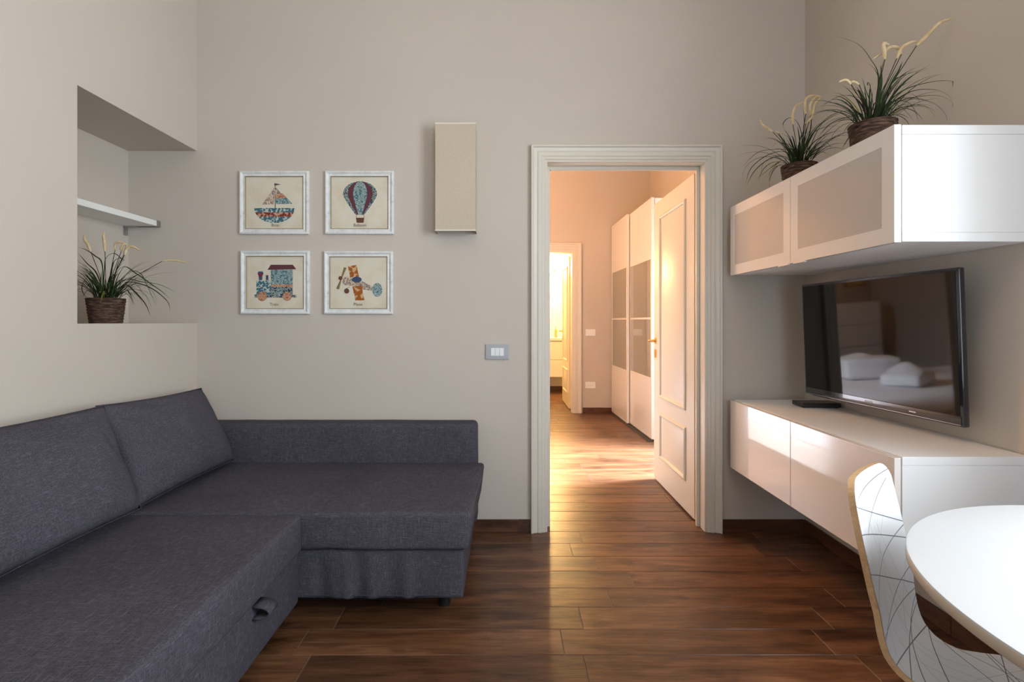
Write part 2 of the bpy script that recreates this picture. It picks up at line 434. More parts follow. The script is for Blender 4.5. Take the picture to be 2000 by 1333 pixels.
for z in (.25, 1.05, 1.85): hg.tube([(1.150, 3.038, z), (1.150, 3.038, z+.08)], .007, 8)
hg.build('hinge', M['brass'], d1, smooth=True)

d2 = thing('door_2', (.47, 6.7, 0), 'cream bathroom door standing open beyond the bedroom', None, kind='structure')
c = MB(); casing(c, B0, B1, BZ, [(o*1.35, p) for o, p in PROF], BY); c.build('casing', M['cream'], d2, smooth=30)
j = MB(); j.box(B0-.001, B0+t, BY-.01, BY+.13, 0, BZ+.001); j.box(B1-t, B1+.001, BY-.01, BY+.13, 0, BZ+.001); j.box(B0+t, B1-t, BY-.01, BY+.13, BZ-t, BZ+.001)
j.build('jamb', M['cream'], d2, bevel=.0015, seg=1)
door_leaf(d2, .862, .902, 6.90, 7.70, 2.10, -1, 7.65, M['cream'])

# ---------------------------------------------------------------- niche shelf
sh = thing('wall_shelf', (-2.075, 2.5, 1.75), 'white wall shelf with a grey end cap inside the niche', 'shelf')
MB().box(-2.168, -1.985, 2.093, 2.868, 1.752, 1.783).build('shelf_board', mat('shelf_white', (.80,.82,.80), .4), sh, bevel=.0015, seg=1)
tag(MB().box(-2.168, -1.983, 2.868, 2.898, 1.750, 1.785).build('end_cap', mat('shelf_end_grey', (.22,.19,.165), .5), sh, bevel=.001, seg=1), label='dark grey end cap')
b = MB(); b.box(-2.169, -2.166, 2.858, 2.892, 1.700, 1.752); b.box(-2.169, -2.10, 2.858, 2.892, 1.7475, 1.7515); b.tube([(-2.166, 2.875, 1.722), (-2.162, 2.875, 1.722)], .006, 10)
tag(b.build('shelf_bracket', M['steel'], sh), label='small metal bracket')

# ---------------------------------------------------------------- pictures
def floral(name, cols, scale=90):
    m = mat(name, cols[0], .8, spec=.2); n = N(m)
    v = n.coord(); nz = n.noise(v, scale*.9, 2); 
    vo = n.n('ShaderNodeTexVoronoi', feature='F1'); vo.inputs['Scale'].default_value = scale; n.l(v, vo.inputs['Vector'])
    f = n.math('ADD', n.math('MULTIPLY', vo.outputs['Distance'], .55), n.math('MULTIPLY', nz, .65))
    st = [(0, cols[0])]; k = len(cols)-1
    th = {2: (.5, .62), 3: (.50, .57, .66)}.get(k, (.5,))
    for t_, c_ in zip(th, cols[1:]): st.append((t_, c_))
    n.base(n.ramp(f, st, 'CONSTANT')); return m
cr = (.52, .46, .33)
TEAL, NAVY, REDB, MAR = (.035, .12, .165), (.03, .045, .075), (.19, .035, .022), (.105, .028, .038)
PM = [mat('print_outline', (.085, .05, .045), .8),                                        # 0
      floral('print_teal', [(.05,.15,.20), (.03,.105,.15), (.09,.22,.26), (.50,.52,.45)], 75),     # 1
      floral('print_pale_teal', [(.30,.42,.40), (.05,.11,.13), (.42,.50,.46), (.06,.16,.20)], 100),  # 2
      floral('print_red', [(.20,.035,.025), (.16,.03,.02), (.24,.06,.035), (.55,.32,.22)], 80),              # 3
      floral('print_mixed', [(.44,.38,.30), (.07,.12,.17), (.42,.20,.12), (.55,.50,.40)], 100),   # 4
      mat('print_maroon', MAR, .8),                                                        # 5
      floral('print_orange', [(.34,.105,.02), (.32,.095,.018), (.36,.13,.03), (.58,.38,.2)], 45),   # 6
      mat('print_olive', (.20, .145, .055), .8),                                           # 7
      floral('print_rose', [(.56,.33,.20), (.32,.09,.05), (.60,.42,.28), (.35,.12,.07)], 110),             # 8
      mat('print_navy', (.035, .07, .14), .8),                                             # 9
      floral('print_navy_floral', [(.035,.055,.09), (.03,.05,.08), (.40,.42,.36), (.1,.2,.2)], 85), # 10
      mat('print_brown', (.12, .05, .03), .8),                                             # 11
      mat('print_magenta', (.20, .012, .05), .8)]                                          # 12
def circ(cx, cy, rx, ry=None, a0=0, a1=360, n=28):
    ry = ry or rx
    return [(cx+rx*math.cos(R(a0+(a1-a0)*i/n)), cy+ry*math.sin(R(a0+(a1-a0)*i/n))) for i in range(n if a1-a0 == 360 else n+1)]
def hull(y0, y1):                                   # slice of the half ellipse of the boat
    f = lambda y: 375*math.sqrt(max(0, 1-((y-775)/280)**2)); ys = [y0+(y1-y0)*i/6 for i in range(7)]
    return [(720+f(y), y) for y in ys]+[(720-f(y), y) for y in reversed(ys)]
def env(k0, k1):                                    # gore of the balloon between two relative half widths
    def hw(y):
        return 318*math.sqrt(max(0, 1-((y-520)/245)**2)) if y < 520 else 318-(318-78)*((y-520)/380)**1.25
    ys = [277+(900-277)*i/20 for i in range(21)]
    return [(740+k1*hw(y), y) for y in ys]+[(740+k0*hw(y), y) for y in reversed(ys)]
ART = {
 'Boat': [(0,[(716,310),(840,335),(716,358)]), (7,[(722,358),(742,358),(742,775),(722,775)]), (4,[(733,375),(485,710),(702,706)]),
          (4,[(735,375),(860,520),(735,560)]), (8,[(745,520),(870,500),(960,600),(745,600)]), (2,[(735,600),(955,590),(1055,695),(730,702)]),
          (1,hull(775,853)), (3,hull(855,935)), (1,hull(937,1050))],
 'Balloon': [(10,env(-1,-.60)), (10,env(.62,1)), (5,env(-.72,-.36)), (5,env(.40,.76)), (2,env(-.40,.42)), (11,[(668,900),(676,900),(676,960),(668,960)]),
             (11,[(812,900),(820,900),(820,960),(812,960)]), (11,[(666,955),(820,955),(806,1050),(680,1050)])],
 'Train': [(10,[(345,912),(1125,912),(1125,968),(345,968)]), (1,[(380,650),(650,650),(650,910),(380,910)]), (10,[(650,770),(1058,770),(1058,960),(600,960),(600,910),(650,910)]),
           (2,[(650,448),(1058,448),(1058,722),(650,722)]), (8,[(650,722),(1058,722),(1058,770),(650,770)]), (5,[(650,355),(1060,355),(1125,440),(590,450)]),
           (9,[(425,570),(495,570),(490,642),(430,642)]), (9,[(420,480),(500,480),(515,520),(405,520)]), (12,[(405,520),(515,520),(490,578),(430,578)]),
           (9,[(560,550),(607,550),(607,642),(560,642)]), (2,circ(800,860,55)), (8,circ(492,945,90)), (8,circ(955,945,84))],
 'Plane': [(4,circ(500,662,88,84)), (4,[(520,585),(700,620),(820,680),(995,775),(975,842),(800,815),(640,745),(540,745)]), (6,[(515,385),(675,360),(722,578),(556,592)]),
           (6,[(598,760),(772,742),(822,1015),(655,1025)]), (9,circ(680,632,92,54)), (2,circ(1062,825,92,128)), (7,[(440,402),(490,410),(405,615),(385,600)]),
           (7,[(390,600),(400,620),(352,815),(295,800)]), (11,circ(376,605,38)), (11,circ(492,845,48)), (0,[(470,800),(545,770),(548,776),(474,808)])]}
def wornpaint():
    m = mat('distressed_white_paint', (.7,.72,.7), .55); n = N(m)
    f = n.noise(n.coord((25, 25, 25)), 1, 5, .7); g = n.noise(n.coord((140, 140, 140)), 1, 3)
    n.base(n.ramp(n.math('ADD', n.math('MULTIPLY', f, .75), n.math('MULTIPLY', g, .25)), [(.30,(.42,.43,.43)), (.40,(.66,.68,.68)), (.55,(.76,.78,.77)), (.72,(.80,.815,.79))])); n.bump(f, .3, .001); return m
M['worn'] = wornpaint()
def paper():
    m = mat('aged_paper', (.6,.54,.4), .85, spec=.2); n = N(m)
    f = n.noise(n.coord((9, 9, 9)), 1, 4); n.base(n.ramp(f, [(.3,(.62,.54,.40)), (.5,(.67,.62,.50)), (.7,(.68,.65,.55))])); return m
M['paper'] = paper()
M['gilt'] = mat('worn_gilt_lip', (.30, .24, .14), .5, .2)
def text_mesh(s, size):
    cu = bpy.data.curves.new('t', 'FONT'); cu.body = s; cu.size = size; cu.align_x = 'CENTER'; cu.resolution_u = 3
    o = bpy.data.objects.new('t', cu); C.objects.link(o); bpy.context.view_layer.update()
    me = bpy.data.meshes.new_from_object(o); r = ([tuple(v.co) for v in me.vertices], [tuple(p.vertices) for p in me.polygons])
    bpy.data.objects.remove(o); bpy.data.meshes.remove(me); return r
def picture(word, px0, px1, py0, py1, ref, lab):
    s = F/(YB-.012); x0, x1 = (px0-VX)/s, (px1-VX)/s; z1, z0 = EYE-(py0-VY)/s, EYE-(py1-VY)/s
    root = thing('framed_picture', ((x0+x1)/2, YB, (z0+z1)/2), lab, 'picture', group='framed transport prints on the back wall')
    pr = [(0, 0), (0, .014), (.003, .019), (.009, .021), (.014, .018), (.019, .012), (.024, .012), (.027, .015), (.030, .014)]
    fr = MB(); vs = []; n = len(pr)
    for o, h in pr: vs += [(x0+o, YB-h, z0+o), (x1-o, YB-h, z0+o), (x1-o, YB-h, z1-o), (x0+o, YB-h, z1-o)]
    fr.add(vs, [(i*4+k, i*4+(k+1) % 4, (i+1)*4+(k+1) % 4, (i+1)*4+k) for i in range(n-1) for k in range(4)])
    fr.build('frame', M['worn'], root, smooth=30)
    lp = MB(); vs = []; pr2 = [(.030, .014), (.0315, .0145), (.034, .012), (.0345, .006)]
    for o, h in pr2: vs += [(x0+o, YB-h, z0+o), (x1-o, YB-h, z0+o), (x1-o, YB-h, z1-o), (x0+o, YB-h, z1-o)]
    lp.add(vs, [(i*4+k, i*4+(k+1) % 4, (i+1)*4+(k+1) % 4, (i+1)*4+k) for i in range(3) for k in range(4)]); lp.build('frame_lip', M['gilt'], root)
    o = .033; MB().box(x0+o, x1-o, YB-.008, YB-.0005, z0+o, z1-o).build('paper', M['paper'], root)
    # the print: coordinates were measured on a 1428-wide blow-up of 150 photograph pixels
    rx, ry = ref; k = 150/1428
    P = lambda u, v: ((rx+u*k-VX)/s, EYE-(ry+v*k-VY)/s)
    mb = MB()
    for i, (mi, pts) in enumerate(ART[word]):
        vs = [(P(u, v)[0], YB-.0081-.0001*i, P(u, v)[1]) for u, v in pts]
        n_ = len(vs); mb.add(vs, [tuple(range(n_))], mi)
    mb.build('print', PM, root, clean=False)
    tv, tf = text_mesh(word, .0245); cx, cz = P({'Boat': 735, 'Balloon': 737, 'Train': 715, 'Plane': 705}[word], 1118)
    MB().add([(cx+x_, YB-.0092, cz+y_) for x_, y_, _ in tv], tf).build('lettering', M['print_dark'], root, clean=False)
picture('Boat', 468, 603, 334, 458, (460, 325), 'white distressed frame with a patterned sailing boat print, word Boat')
picture('Balloon', 635, 769, 334, 458, (625, 325), 'white distressed frame with a maroon striped balloon print, word Balloon')
picture('Train', 470, 604, 490, 614, (460, 480), 'white distressed frame with a teal steam train print, word Train')
picture('Plane', 633, 767, 491, 614, (625, 480), 'white distressed frame with an orange winged aeroplane print, word Plane')

# ---------------------------------------------------------------- wall lamp
wl_ = thing('wall_lamp', (-.28, YB, 2.0), 'beige linen box shade wall lamp between pictures and doorway', 'lamp')
lx0, lx1, lz0, lz1, ly = -.392, -.168, 1.712, 2.314, YB-.10
lm = MB(); tk = .003
lm.box(lx0, lx1, ly, ly+tk, lz0, lz1); lm.box(lx0, lx0+tk, ly+tk, YB-.004, lz0, lz1); lm.box(lx1-tk, lx1, ly+tk, YB-.004, lz0, lz1)
lm.build('shade', M['linen'], wl_)
e = .0012; TRM = mat('cream_trim', (.72,.66,.56), .7)
for z in (lz0, lz1-.008):
    tr = MB(); P_ = [(lx0-e, YB-.003), (lx0-e, ly-e), (lx1+e, ly-e), (lx1+e, YB-.003)]; Q_ = [(lx0+.0045, YB-.003), (lx0+.0045, ly+.0045), (lx1-.0045, ly+.0045), (lx1-.0045, YB-.003)]
    tr.add([(x, y, zz) for zz in (z, z+.008) for x, y in P_+Q_], [f for k in range(3) for f in ((k, k+1, 5+k, 4+k), (8+k, 9+k, 13+k, 12+k), (k, k+1, k+9, k+8), (4+k, 5+k, 13+k, 12+k))]+[(0, 4, 12, 8), (3, 7, 15, 11)])
    tr.build('trim_band', TRM, wl_)
bk = MB(); bk.box(-.33, -.23, YB-.012, YB-.0005, 1.85, 2.12); bk.box(lx0+.004, lx1-.004, YB-.012, YB-.006, 1.99, 2.01)
for zz in (1.93, 2.06): bk.box(-.30, -.26, YB-.075, YB-.012, zz-.02, zz-.014)
bk.build('wall_bracket', M['white'], wl_)
bl = MB()
for zz in (1.93, 2.06): bl.lathe([(.002,0),(.013,.005),(.014,.03),(.022,.05),(.028,.075),(.022,.098),(.003,.108)], 16, (-.28, YB-.055, zz-.014))
bl.build('bulb', mat('opal_bulb', (.85,.85,.82), .2), wl_, smooth='all')

# ---------------------------------------------------------------- switches
def plate(name, cx, cz, w_, h_, yw, mats, nk, lab, cat, kind):
    r = thing(name, (cx, yw, cz), lab, cat)
    MB().box(cx-w_/2, cx+w_/2, yw-.009, yw-.0005, cz-h_/2, cz+h_/2).build('cover_plate', mats[0], r, bevel=.003)
    kw = w_*.56/nk
    for i in range(nk):
        x = cx-kw*nk/2+kw*i; m_ = MB()
        if kind == 'rocker': m_.box(x+.0008, x+kw-.0008, yw-.0125, yw-.006, cz-h_*.26, cz+h_*.26)
        else:
            m_.box(x+.0008, x+kw-.0008, yw-.0105, yw-.006, cz-h_*.26, cz+h_*.26)
        q = m_.build('rocker' if kind == 'rocker' else 'socket_insert', mats[1], r, bevel=.0012, seg=1)
        if kind != 'rocker':
            hl = MB()
            for dz in (-.010, 0, .010): hl.tube([(x+kw/2, yw-.0108, cz+dz), (x+kw/2, yw-.010, cz+dz)], .0022, 8)
            hl.build('pin_hole', M['black'], q)
plate('light_switch', -.049, 1.034, .136, .088, YB, (M['satingrey'], M['rocker']), 3, 'grey switch plate with three white rockers left of doorway', 'switch', 'rocker')
plate('light_switch', 1.115, 1.062, .132, .088, BY, (M['white'], M['rocker']), 3, 'white switch plate on far bedroom wall, above the socket', 'switch', 'rocker')
plate('wall_socket', 1.113, .368, .132, .088, BY, (M['white'], M['rocker']), 3, 'white socket plate low on far bedroom wall', 'socket', 'socket')

# ---------------------------------------------------------------- sofa
sf = thing('corner_sofa', (-1.2, 1.8, 0), 'charcoal fabric corner sofa with chaise along the back wall', 'sofa')
def nz(p, s, k=0): return noise.noise(Vector((p.x*s+k, p.y*s-k, p.z*s+3*k)))
def puff(p, n): return n*(.0035*nz(p, 3.1, 2)+.0015*nz(p, 9, 5))
S = M['sofa']
weld(softbox(-1.765, -.157, 2.745, 2.885, .10, .652, .030, .05, puff).build('armrest', S, sf))
weld(softbox(-1.765, -1.655, .62, 2.742, .10, .640, .028, .06, puff).build('backrest', S, sf))
weld(softbox(-1.765, -.83, .47, .612, .10, .652, .030, .06, puff).build('armrest', S, sf))
def chaise_d(p, n):
    o = puff(p, n)
    k = (p.z-.29)/.15
    if p.x > -.4: o.x += .018*(k-.5)*min(1, (p.x+.4)/.2) + .016*max(0, min(1, (p.y-2.05)/.6))
    if p.y < 2.2: o.y += .006*math.exp(-((p.x+.72)/.05)**2)*math.sin(p.z*70)
    if n.y < -.5: o.y += .004*nz(p, 7, 8)
    if n.z > .8: o.z += .004*math.sin(p.y*18+1)*math.exp(-((p.x+1.0)/.25)**2)-.004*math.exp(-((p.y-2.42)/.25)**2)
    return o
weld(softbox(-1.652, -.142, 2.012, 2.742, .292, .445, .020, .03, chaise_d).build('seat_cushion', S, sf))
def main_d(p, n):
    o = puff(p, n)
    if n.z > .8: o.z -= .004*math.exp(-((p.x+1.2)/.35)**2)
    return o
weld(softbox(-1.652, -.808, .615, 2.008, .292, .445, .022, .04, main_d).build('seat_cushion', S, sf))
def skirt_d(p, n):
    o = n*.0015*nz(p, 5, 2)
    if n.y < -.5:
        u = (.29-p.z)/.2
        for c_, w_, a_ in ((-.76, .016, .007), (-.655, .02, -.009), (-.60, .018, .008), (-.545, .02, -.007), (-.47, .03, .006), (-.40, .02, -.006), (-.31, .018, .004), (-.70, .016, -.006), (-.36, .014, .006)):
            q = p.x-c_-.10*(.29-p.z)*(1 if c_ < -.6 else .4); o.y += 1.5*a_*math.exp(-(q/w_)**2)*(.35+.8*u)
        o.y += .004*(1-u)
    if n.x > .5: o.x += .02*(p.z-.19)
    return o
weld(softbox(-1.652, -.170, 2.030, 2.742, .092, .288, .012, .018, skirt_d).build('chaise_skirt', S, sf))
MB().box(-1.62, -.33, 2.11, 2.70, .045, .091).build('under_frame', M['black'], sf)  # dark base block; its black also stands in for the shadow under the chaise
hem = MB(); hem.tube([(-.815, 2.0285, .108), (-.5, 2.026, .108), (-.178, 2.0285, .108)], .0018, 6); hem.build('hem_seam', S, sf)
pd = weld(softbox(-1.652, -.832, .618, 2.026, .080, .286, .014, .06, puff).build('pull_out_bed', S, sf))
tb = MB(); L = []
for i in range(15):
    a = i/14; ang = math.pi*a
    L.append((-.834+.058*math.sin(ang)**.7, .010*math.cos(ang)))
for sx, (dx, dz) in enumerate(L): pass
w2 = .030; cy = 1.68; cz = .252
vs = []
for dx, dz in L:
    vs += [(dx, cy-w2, cz+dz*2.0), (dx, cy+w2, cz+dz*2.0)]
tb.add(vs, [(2*i, 2*i+1, 2*i+3, 2*i+2) for i in range(14)])
o = tb.build('pull_strap', S, pd, smooth='all'); md = o.modifiers.new('s', 'SOLIDIFY'); md.thickness = .006; md.offset = 0
for (x, y) in ((-.262, 2.16), (-.262, 2.70), (-1.6, 2.70), (-1.6, .70), (-.9, .70), (-1.6, 1.7)):
    MB().lathe([(.022, 0), (.026, .004), (.026, .085), (.030, .090), (.030, .1)], 20, (x, y, .0)).build('foot', M['black'], sf, smooth=True)

def cushion(name, a, b, c_, d_, T, lab, seed, group=None):
    """a,b bottom left/right, c_,d_ top right/left corners of the front seam line; T thickness"""
    a, b, c_, d_ = map(Vector, (a, b, c_, d_)); nu, nv = 44, 30
    nrm = (b-a).cross(d_-a).normalized()
    mb = MB(); top = []; idx = {}
    def pt(u, v, s):
        p = a*(1-u)*(1-v)+b*u*(1-v)+c_*u*v+d_*(1-u)*v
        U, V = 2*u-1, 2*v-1
        e = max(0, (1-abs(U)**2.6)*(1-abs(V)**2.4))**.46
        e *= (.78+.35*(1-v))                                  # the filling sinks
        n_ = nrm*s*T*.5*e
        # edges bow in a little between the corners
        cc = (a+b+c_+d_)/4
        p = p+(cc-p)*.045*((1-U*U)*(abs(V)**3)+(1-V*V)*(abs(U)**3))
        wv = Vector((p.x*4+seed, p.y*4, p.z*4))
        wr = .006*noise.noise(wv*1.5)+.004*noise.noise(wv*4)
        cr_ = sum(.018*math.exp(-(((U-u0)*ca+(V-v0)*sa)/.05)**2-((-(U-u0)*sa+(V-v0)*ca)/.30)**2) for u0, v0, ca, sa in CREASE.get(seed, ()))
        return p+n_+nrm*s*(wr*min(1, e*2)-cr_*min(1, e*2.5))
    for s in (1, -1):
        vs = [pt(i/nu, j/nv, s) for i in range(nu+1) for j in range(nv+1)]
        fs = []
        for i in range(nu):
            for j in range(nv):
                f = (i*(nv+1)+j, (i+1)*(nv+1)+j, (i+1)*(nv+1)+j+1, i*(nv+1)+j+1); fs.append(f if s > 0 else f[::-1])
        mb.add(vs, fs)
    root = mb.build(name, S, clean=False); weld(root, .0006)
    tag(root, lab, 'cushion', group)
    # piping along the seam
    pp = [pt(u, 0, 1) for u in [i/40 for i in range(41)]]+[pt(1, v, 1) for v in [i/28 for i in range(1, 29)]]+[pt(1-u, 1, 1) for u in [i/40 for i in range(1, 41)]]+[pt(0, 1-v, 1) for v in [i/28 for i in range(1, 29)]]
    m_ = MB().tube(pp, .0022, 6); q = m_.build('seam', S, root, smooth='all', clean=False)
    return root
CREASE = {3.0: [(-.45, .86, .25, .97), (-.78, -.52, .15, .985), (-.85, .72, .5, .86), (.3, -.2, .8, .6)], 1.0: [(.55, .80, .2, .97), (.86, .2, .95, .3)]}
G_ = 'loose back cushions on the sofa'
cushion('back_cushion', (-1.475, 2.005, .462), (-1.455, 2.70, .466), (-1.640, 2.715, .850), (-1.655, 2.035, .868), .17,
        'charcoal back cushion leaning in the far corner beneath the niche', 3.0, G_)
cushion('back_cushion', (-1.462, 1.20, .462), (-1.428, 1.975, .478), (-1.612, 2.025, .872), (-1.630, 1.21, .885), .17,
        'charcoal back cushion nearest the camera, overlapping its neighbour', 1.0, G_)

# ---------------------------------------------------------------- cabinets
def cab_body(root, x0, x1, y0, y1, z0, z1, tk=.018, top=None):
    top = top or tk
    W = M['white']; bv = dict(bevel=.0008, seg=1)
    MB().box(x0, x1, y0, y1, z1-top, z1).build('top_panel', W, root, **bv)
    MB().box(x0, x1, y0, y1, z0, z0+top).build('bottom_panel', W, root, **bv)
    for a in (y0, (y0+y1)/2-tk, (y0+y1)/2, y1-tk): MB().box(x0, x1, a+.0006, a+tk-.0006, z0+top+.0006, z1-top-.0006).build('side_panel', W, root, **bv)
    MB().box(x1-.006, x1, y0+tk, y1-tk, z0+top, z1-top).build('back_panel', W, root)
CY0, CY1 = 1.642, 2.846; CXF, CXB = 1.291, 1.715
uc = thing('wall_cabinet', (1.5, 2.24, 1.468), 'white wall cabinet with two frosted glass doors above the television', 'cabinet')
cab_body(uc, CXF, CXB, CY0, CY1, 1.470, 1.850, top=.030)
for k in range(2):
    a, b_ = CY0+.0015+k*.602, CY0+k*.602+.6
    fw = .055; x0, x1 = 1.266, 1.288; z0, z1 = 1.468, 1.852
    dr = MB()
    dr.box(x0, x1, a, a+fw, z0, z1); dr.box(x0, x1, b_-fw, b_, z0, z1); dr.box(x0, x1, a+fw, b_-fw, z0, z0+fw); dr.box(x0, x1, a+fw, b_-fw, z1-fw, z1)
    ob = dr.build('door', M['alu'], uc)
    tag(MB().box(x0+.0012, x0+.006, a+fw-.002, b_-fw+.002, z0+fw-.002, z1-fw+.002).build('frosted_pane', M['frost'], ob), label='frosted glass pane')
    ey = b_-.10 if k == 0 else a+.02
    MB().box(x0-.001, x0+.010, ey, ey+.08, z0-.005, z0).build('finger_pull', M['alu'], ob)
lc = thing('floating_cabinet', (1.5, 2.24, .387), 'white floating low cabinet with glossy doors beneath the television', 'cabinet')
cab_body(lc, CXF, CXB, CY0, CY1, .388, .768, top=.028)
for k in range(2):
    a, b_ = CY0+.0015+k*.602, CY0+k*.602+.6
    MB().box(1.266, 1.288, a, b_, .386, .764).build('door', M['gloss'], lc, bevel=.0012, seg=1)

# ---------------------------------------------------------------- television
TW, TH, TD = .857, .576, .026
tv = bpy.data.objects.new('television', None); C.objects.link(tv)
tag(tv, 'black flat screen television angled on a wall mount above low cabinet', 'television')
# local: x = along screen width, y = normal pointing out of the screen (towards -y local front), z up
yaw, pit = R(3.96), R(2.2)
tv.matrix_basis = Matrix.Translation((1.5925, 2.2235, 1.116)) @ Matrix.Rotation(-math.pi/2+yaw, 4, 'Z') @ Matrix.Rotation(pit, 4, 'X')
ORG[tv.name] = Vector((0,0,0))
b_ = MB(); b_.box(-TW/2, TW/2, 0, TD, -TH/2, TH/2); b_.build('casing', M['bezel'], tv, bevel=.007, seg=3, smooth=True, local=True)
bb = .022
f_ = MB(); f_.box(-TW/2+.008, TW/2-.008, -.0022, .001, -TH/2+.006, -TH/2+.040)
f_.build('lower_bezel', M['bezel'], tv, bevel=.001, local=True)
MB().box(-TW/2+.012, TW/2-.012, -.0012, .001, -TH/2+.041, TH/2-.014).build('screen', M['screen'], tv, local=True)
ln = MB().box(-TW/2+.010, TW/2-.010, -.0030, -.0018, -TH/2+.0075, -TH/2+.0090).build('trim_strip', mat('silver_trim', (.6,.6,.65), .25, .9), tv, local=True)
lt = MB()
for i in range(5): lt.box(-.022+i*.009, -.016+i*.009, -.0028, -.0021, -TH/2+.024, -TH/2+.031)
lt.build('badge', mat('silver_print', (.5,.5,.55), .4), tv, local=True)
tl = MB().box(.205, .235, -.0027, -.0021, -TH/2+.020, -TH/2+.024).build('status_light', M['steel'], tv, local=True)
hb = MB(); hb.box(-.30, .30, TD, TD+.022, -.22, .16); hb.build('rear_housing', M['black'], tv, bevel=.006, local=True)
# wall mount (world coordinates, its own parent is the television)
mt = MB(); mt.box(-.12, .12, TD+.022, TD+.050, -.12, .10); mt.build('wall_mount', M['black'], tv, bevel=.002, local=True)

# set-top box
sb = thing('set_top_box', (1.612, 2.62, .768), 'slim black set-top box on the low cabinet below the television', 'electronics', rz=R(-4))
MB().box(-.095, .095, -.055, .055, .003, .024).build('housing', M['black'], sb, bevel=.004, local=True)
MB().box(-.090, .090, -.0565, -.0545, .006, .021).build('front_panel', M['bezel'], sb, bevel=.0005, seg=1, local=True)
for x in (-.08, .08):
    for y in (-.04, .04): MB().lathe([(.006, 0), (.006, .004)], 10, (x, y, 0)).build('rubber_foot', M['black'], sb, local=True)

# ---------------------------------------------------------------- grasses in wicker pots
def wicker():
    m = mat('dark_wicker', (.06,.035,.022), .8, spec=.25); n = N(m)
    f = n.noise(n.coord((30, 30, 170)), 1, 4, .6); n.base(n.ramp(f, [(.32,(.018,.010,.007)), (.48,(.062,.034,.022)), (.62,(.13,.078,.052)), (.8,(.24,.16,.115))])); n.bump(f, .6, .003); return m
M['wicker'] = wicker()
def leafmat(name, a, b):
    m = mat(name, a, .6, spec=.2); n = N(m); f = n.noise(n.coord((30,30,30)), 1, 2)
    n.base(n.ramp(f, [(.35, a), (.65, b)])); return m
M['leaf'] = leafmat('grass_blade', (.012, .030, .008), (.035, .072, .018))
M['leafd'] = leafmat('grass_blade_dark', (.016, .016, .009), (.035, .035, .018))
M['leafl'] = leafmat('grass_blade_yellow', (.22, .24, .02), (.12, .17, .02))
M['spike'] = leafmat('flower_spike', (.62, .46, .24), (.74, .62, .40))
M['soil'] = paint('moss', (.02, .022, .012), .95)
def ribbon(mb, pts, wmax, side, mi=0):
    n = len(pts); vs = []
    for i, p in enumerate(pts):
        t = (pts[min(i+1, n-1)]-pts[max(i-1, 0)]).normalized(); s = t.cross(side); 
        if s.length < .05: s = t.orthogonal()
        s = s.normalized(); up = s.cross(t).normalized(); a = i/(n-1)
        w_ = wmax*(.55+.9*a if a < .35 else .865*(1-((a-.35)/.65)**1.8)+.03)
        vs += [p-s*w_/2+up*w_*.18, p, p+s*w_/2+up*w_*.18]
    fs = []
    for i in range(n-1): fs += [(3*i, 3*i+1, 3*i+4, 3*i+3), (3*i+1, 3*i+2, 3*i+5, 3*i+4)]
    mb.add(vs, fs, mi)
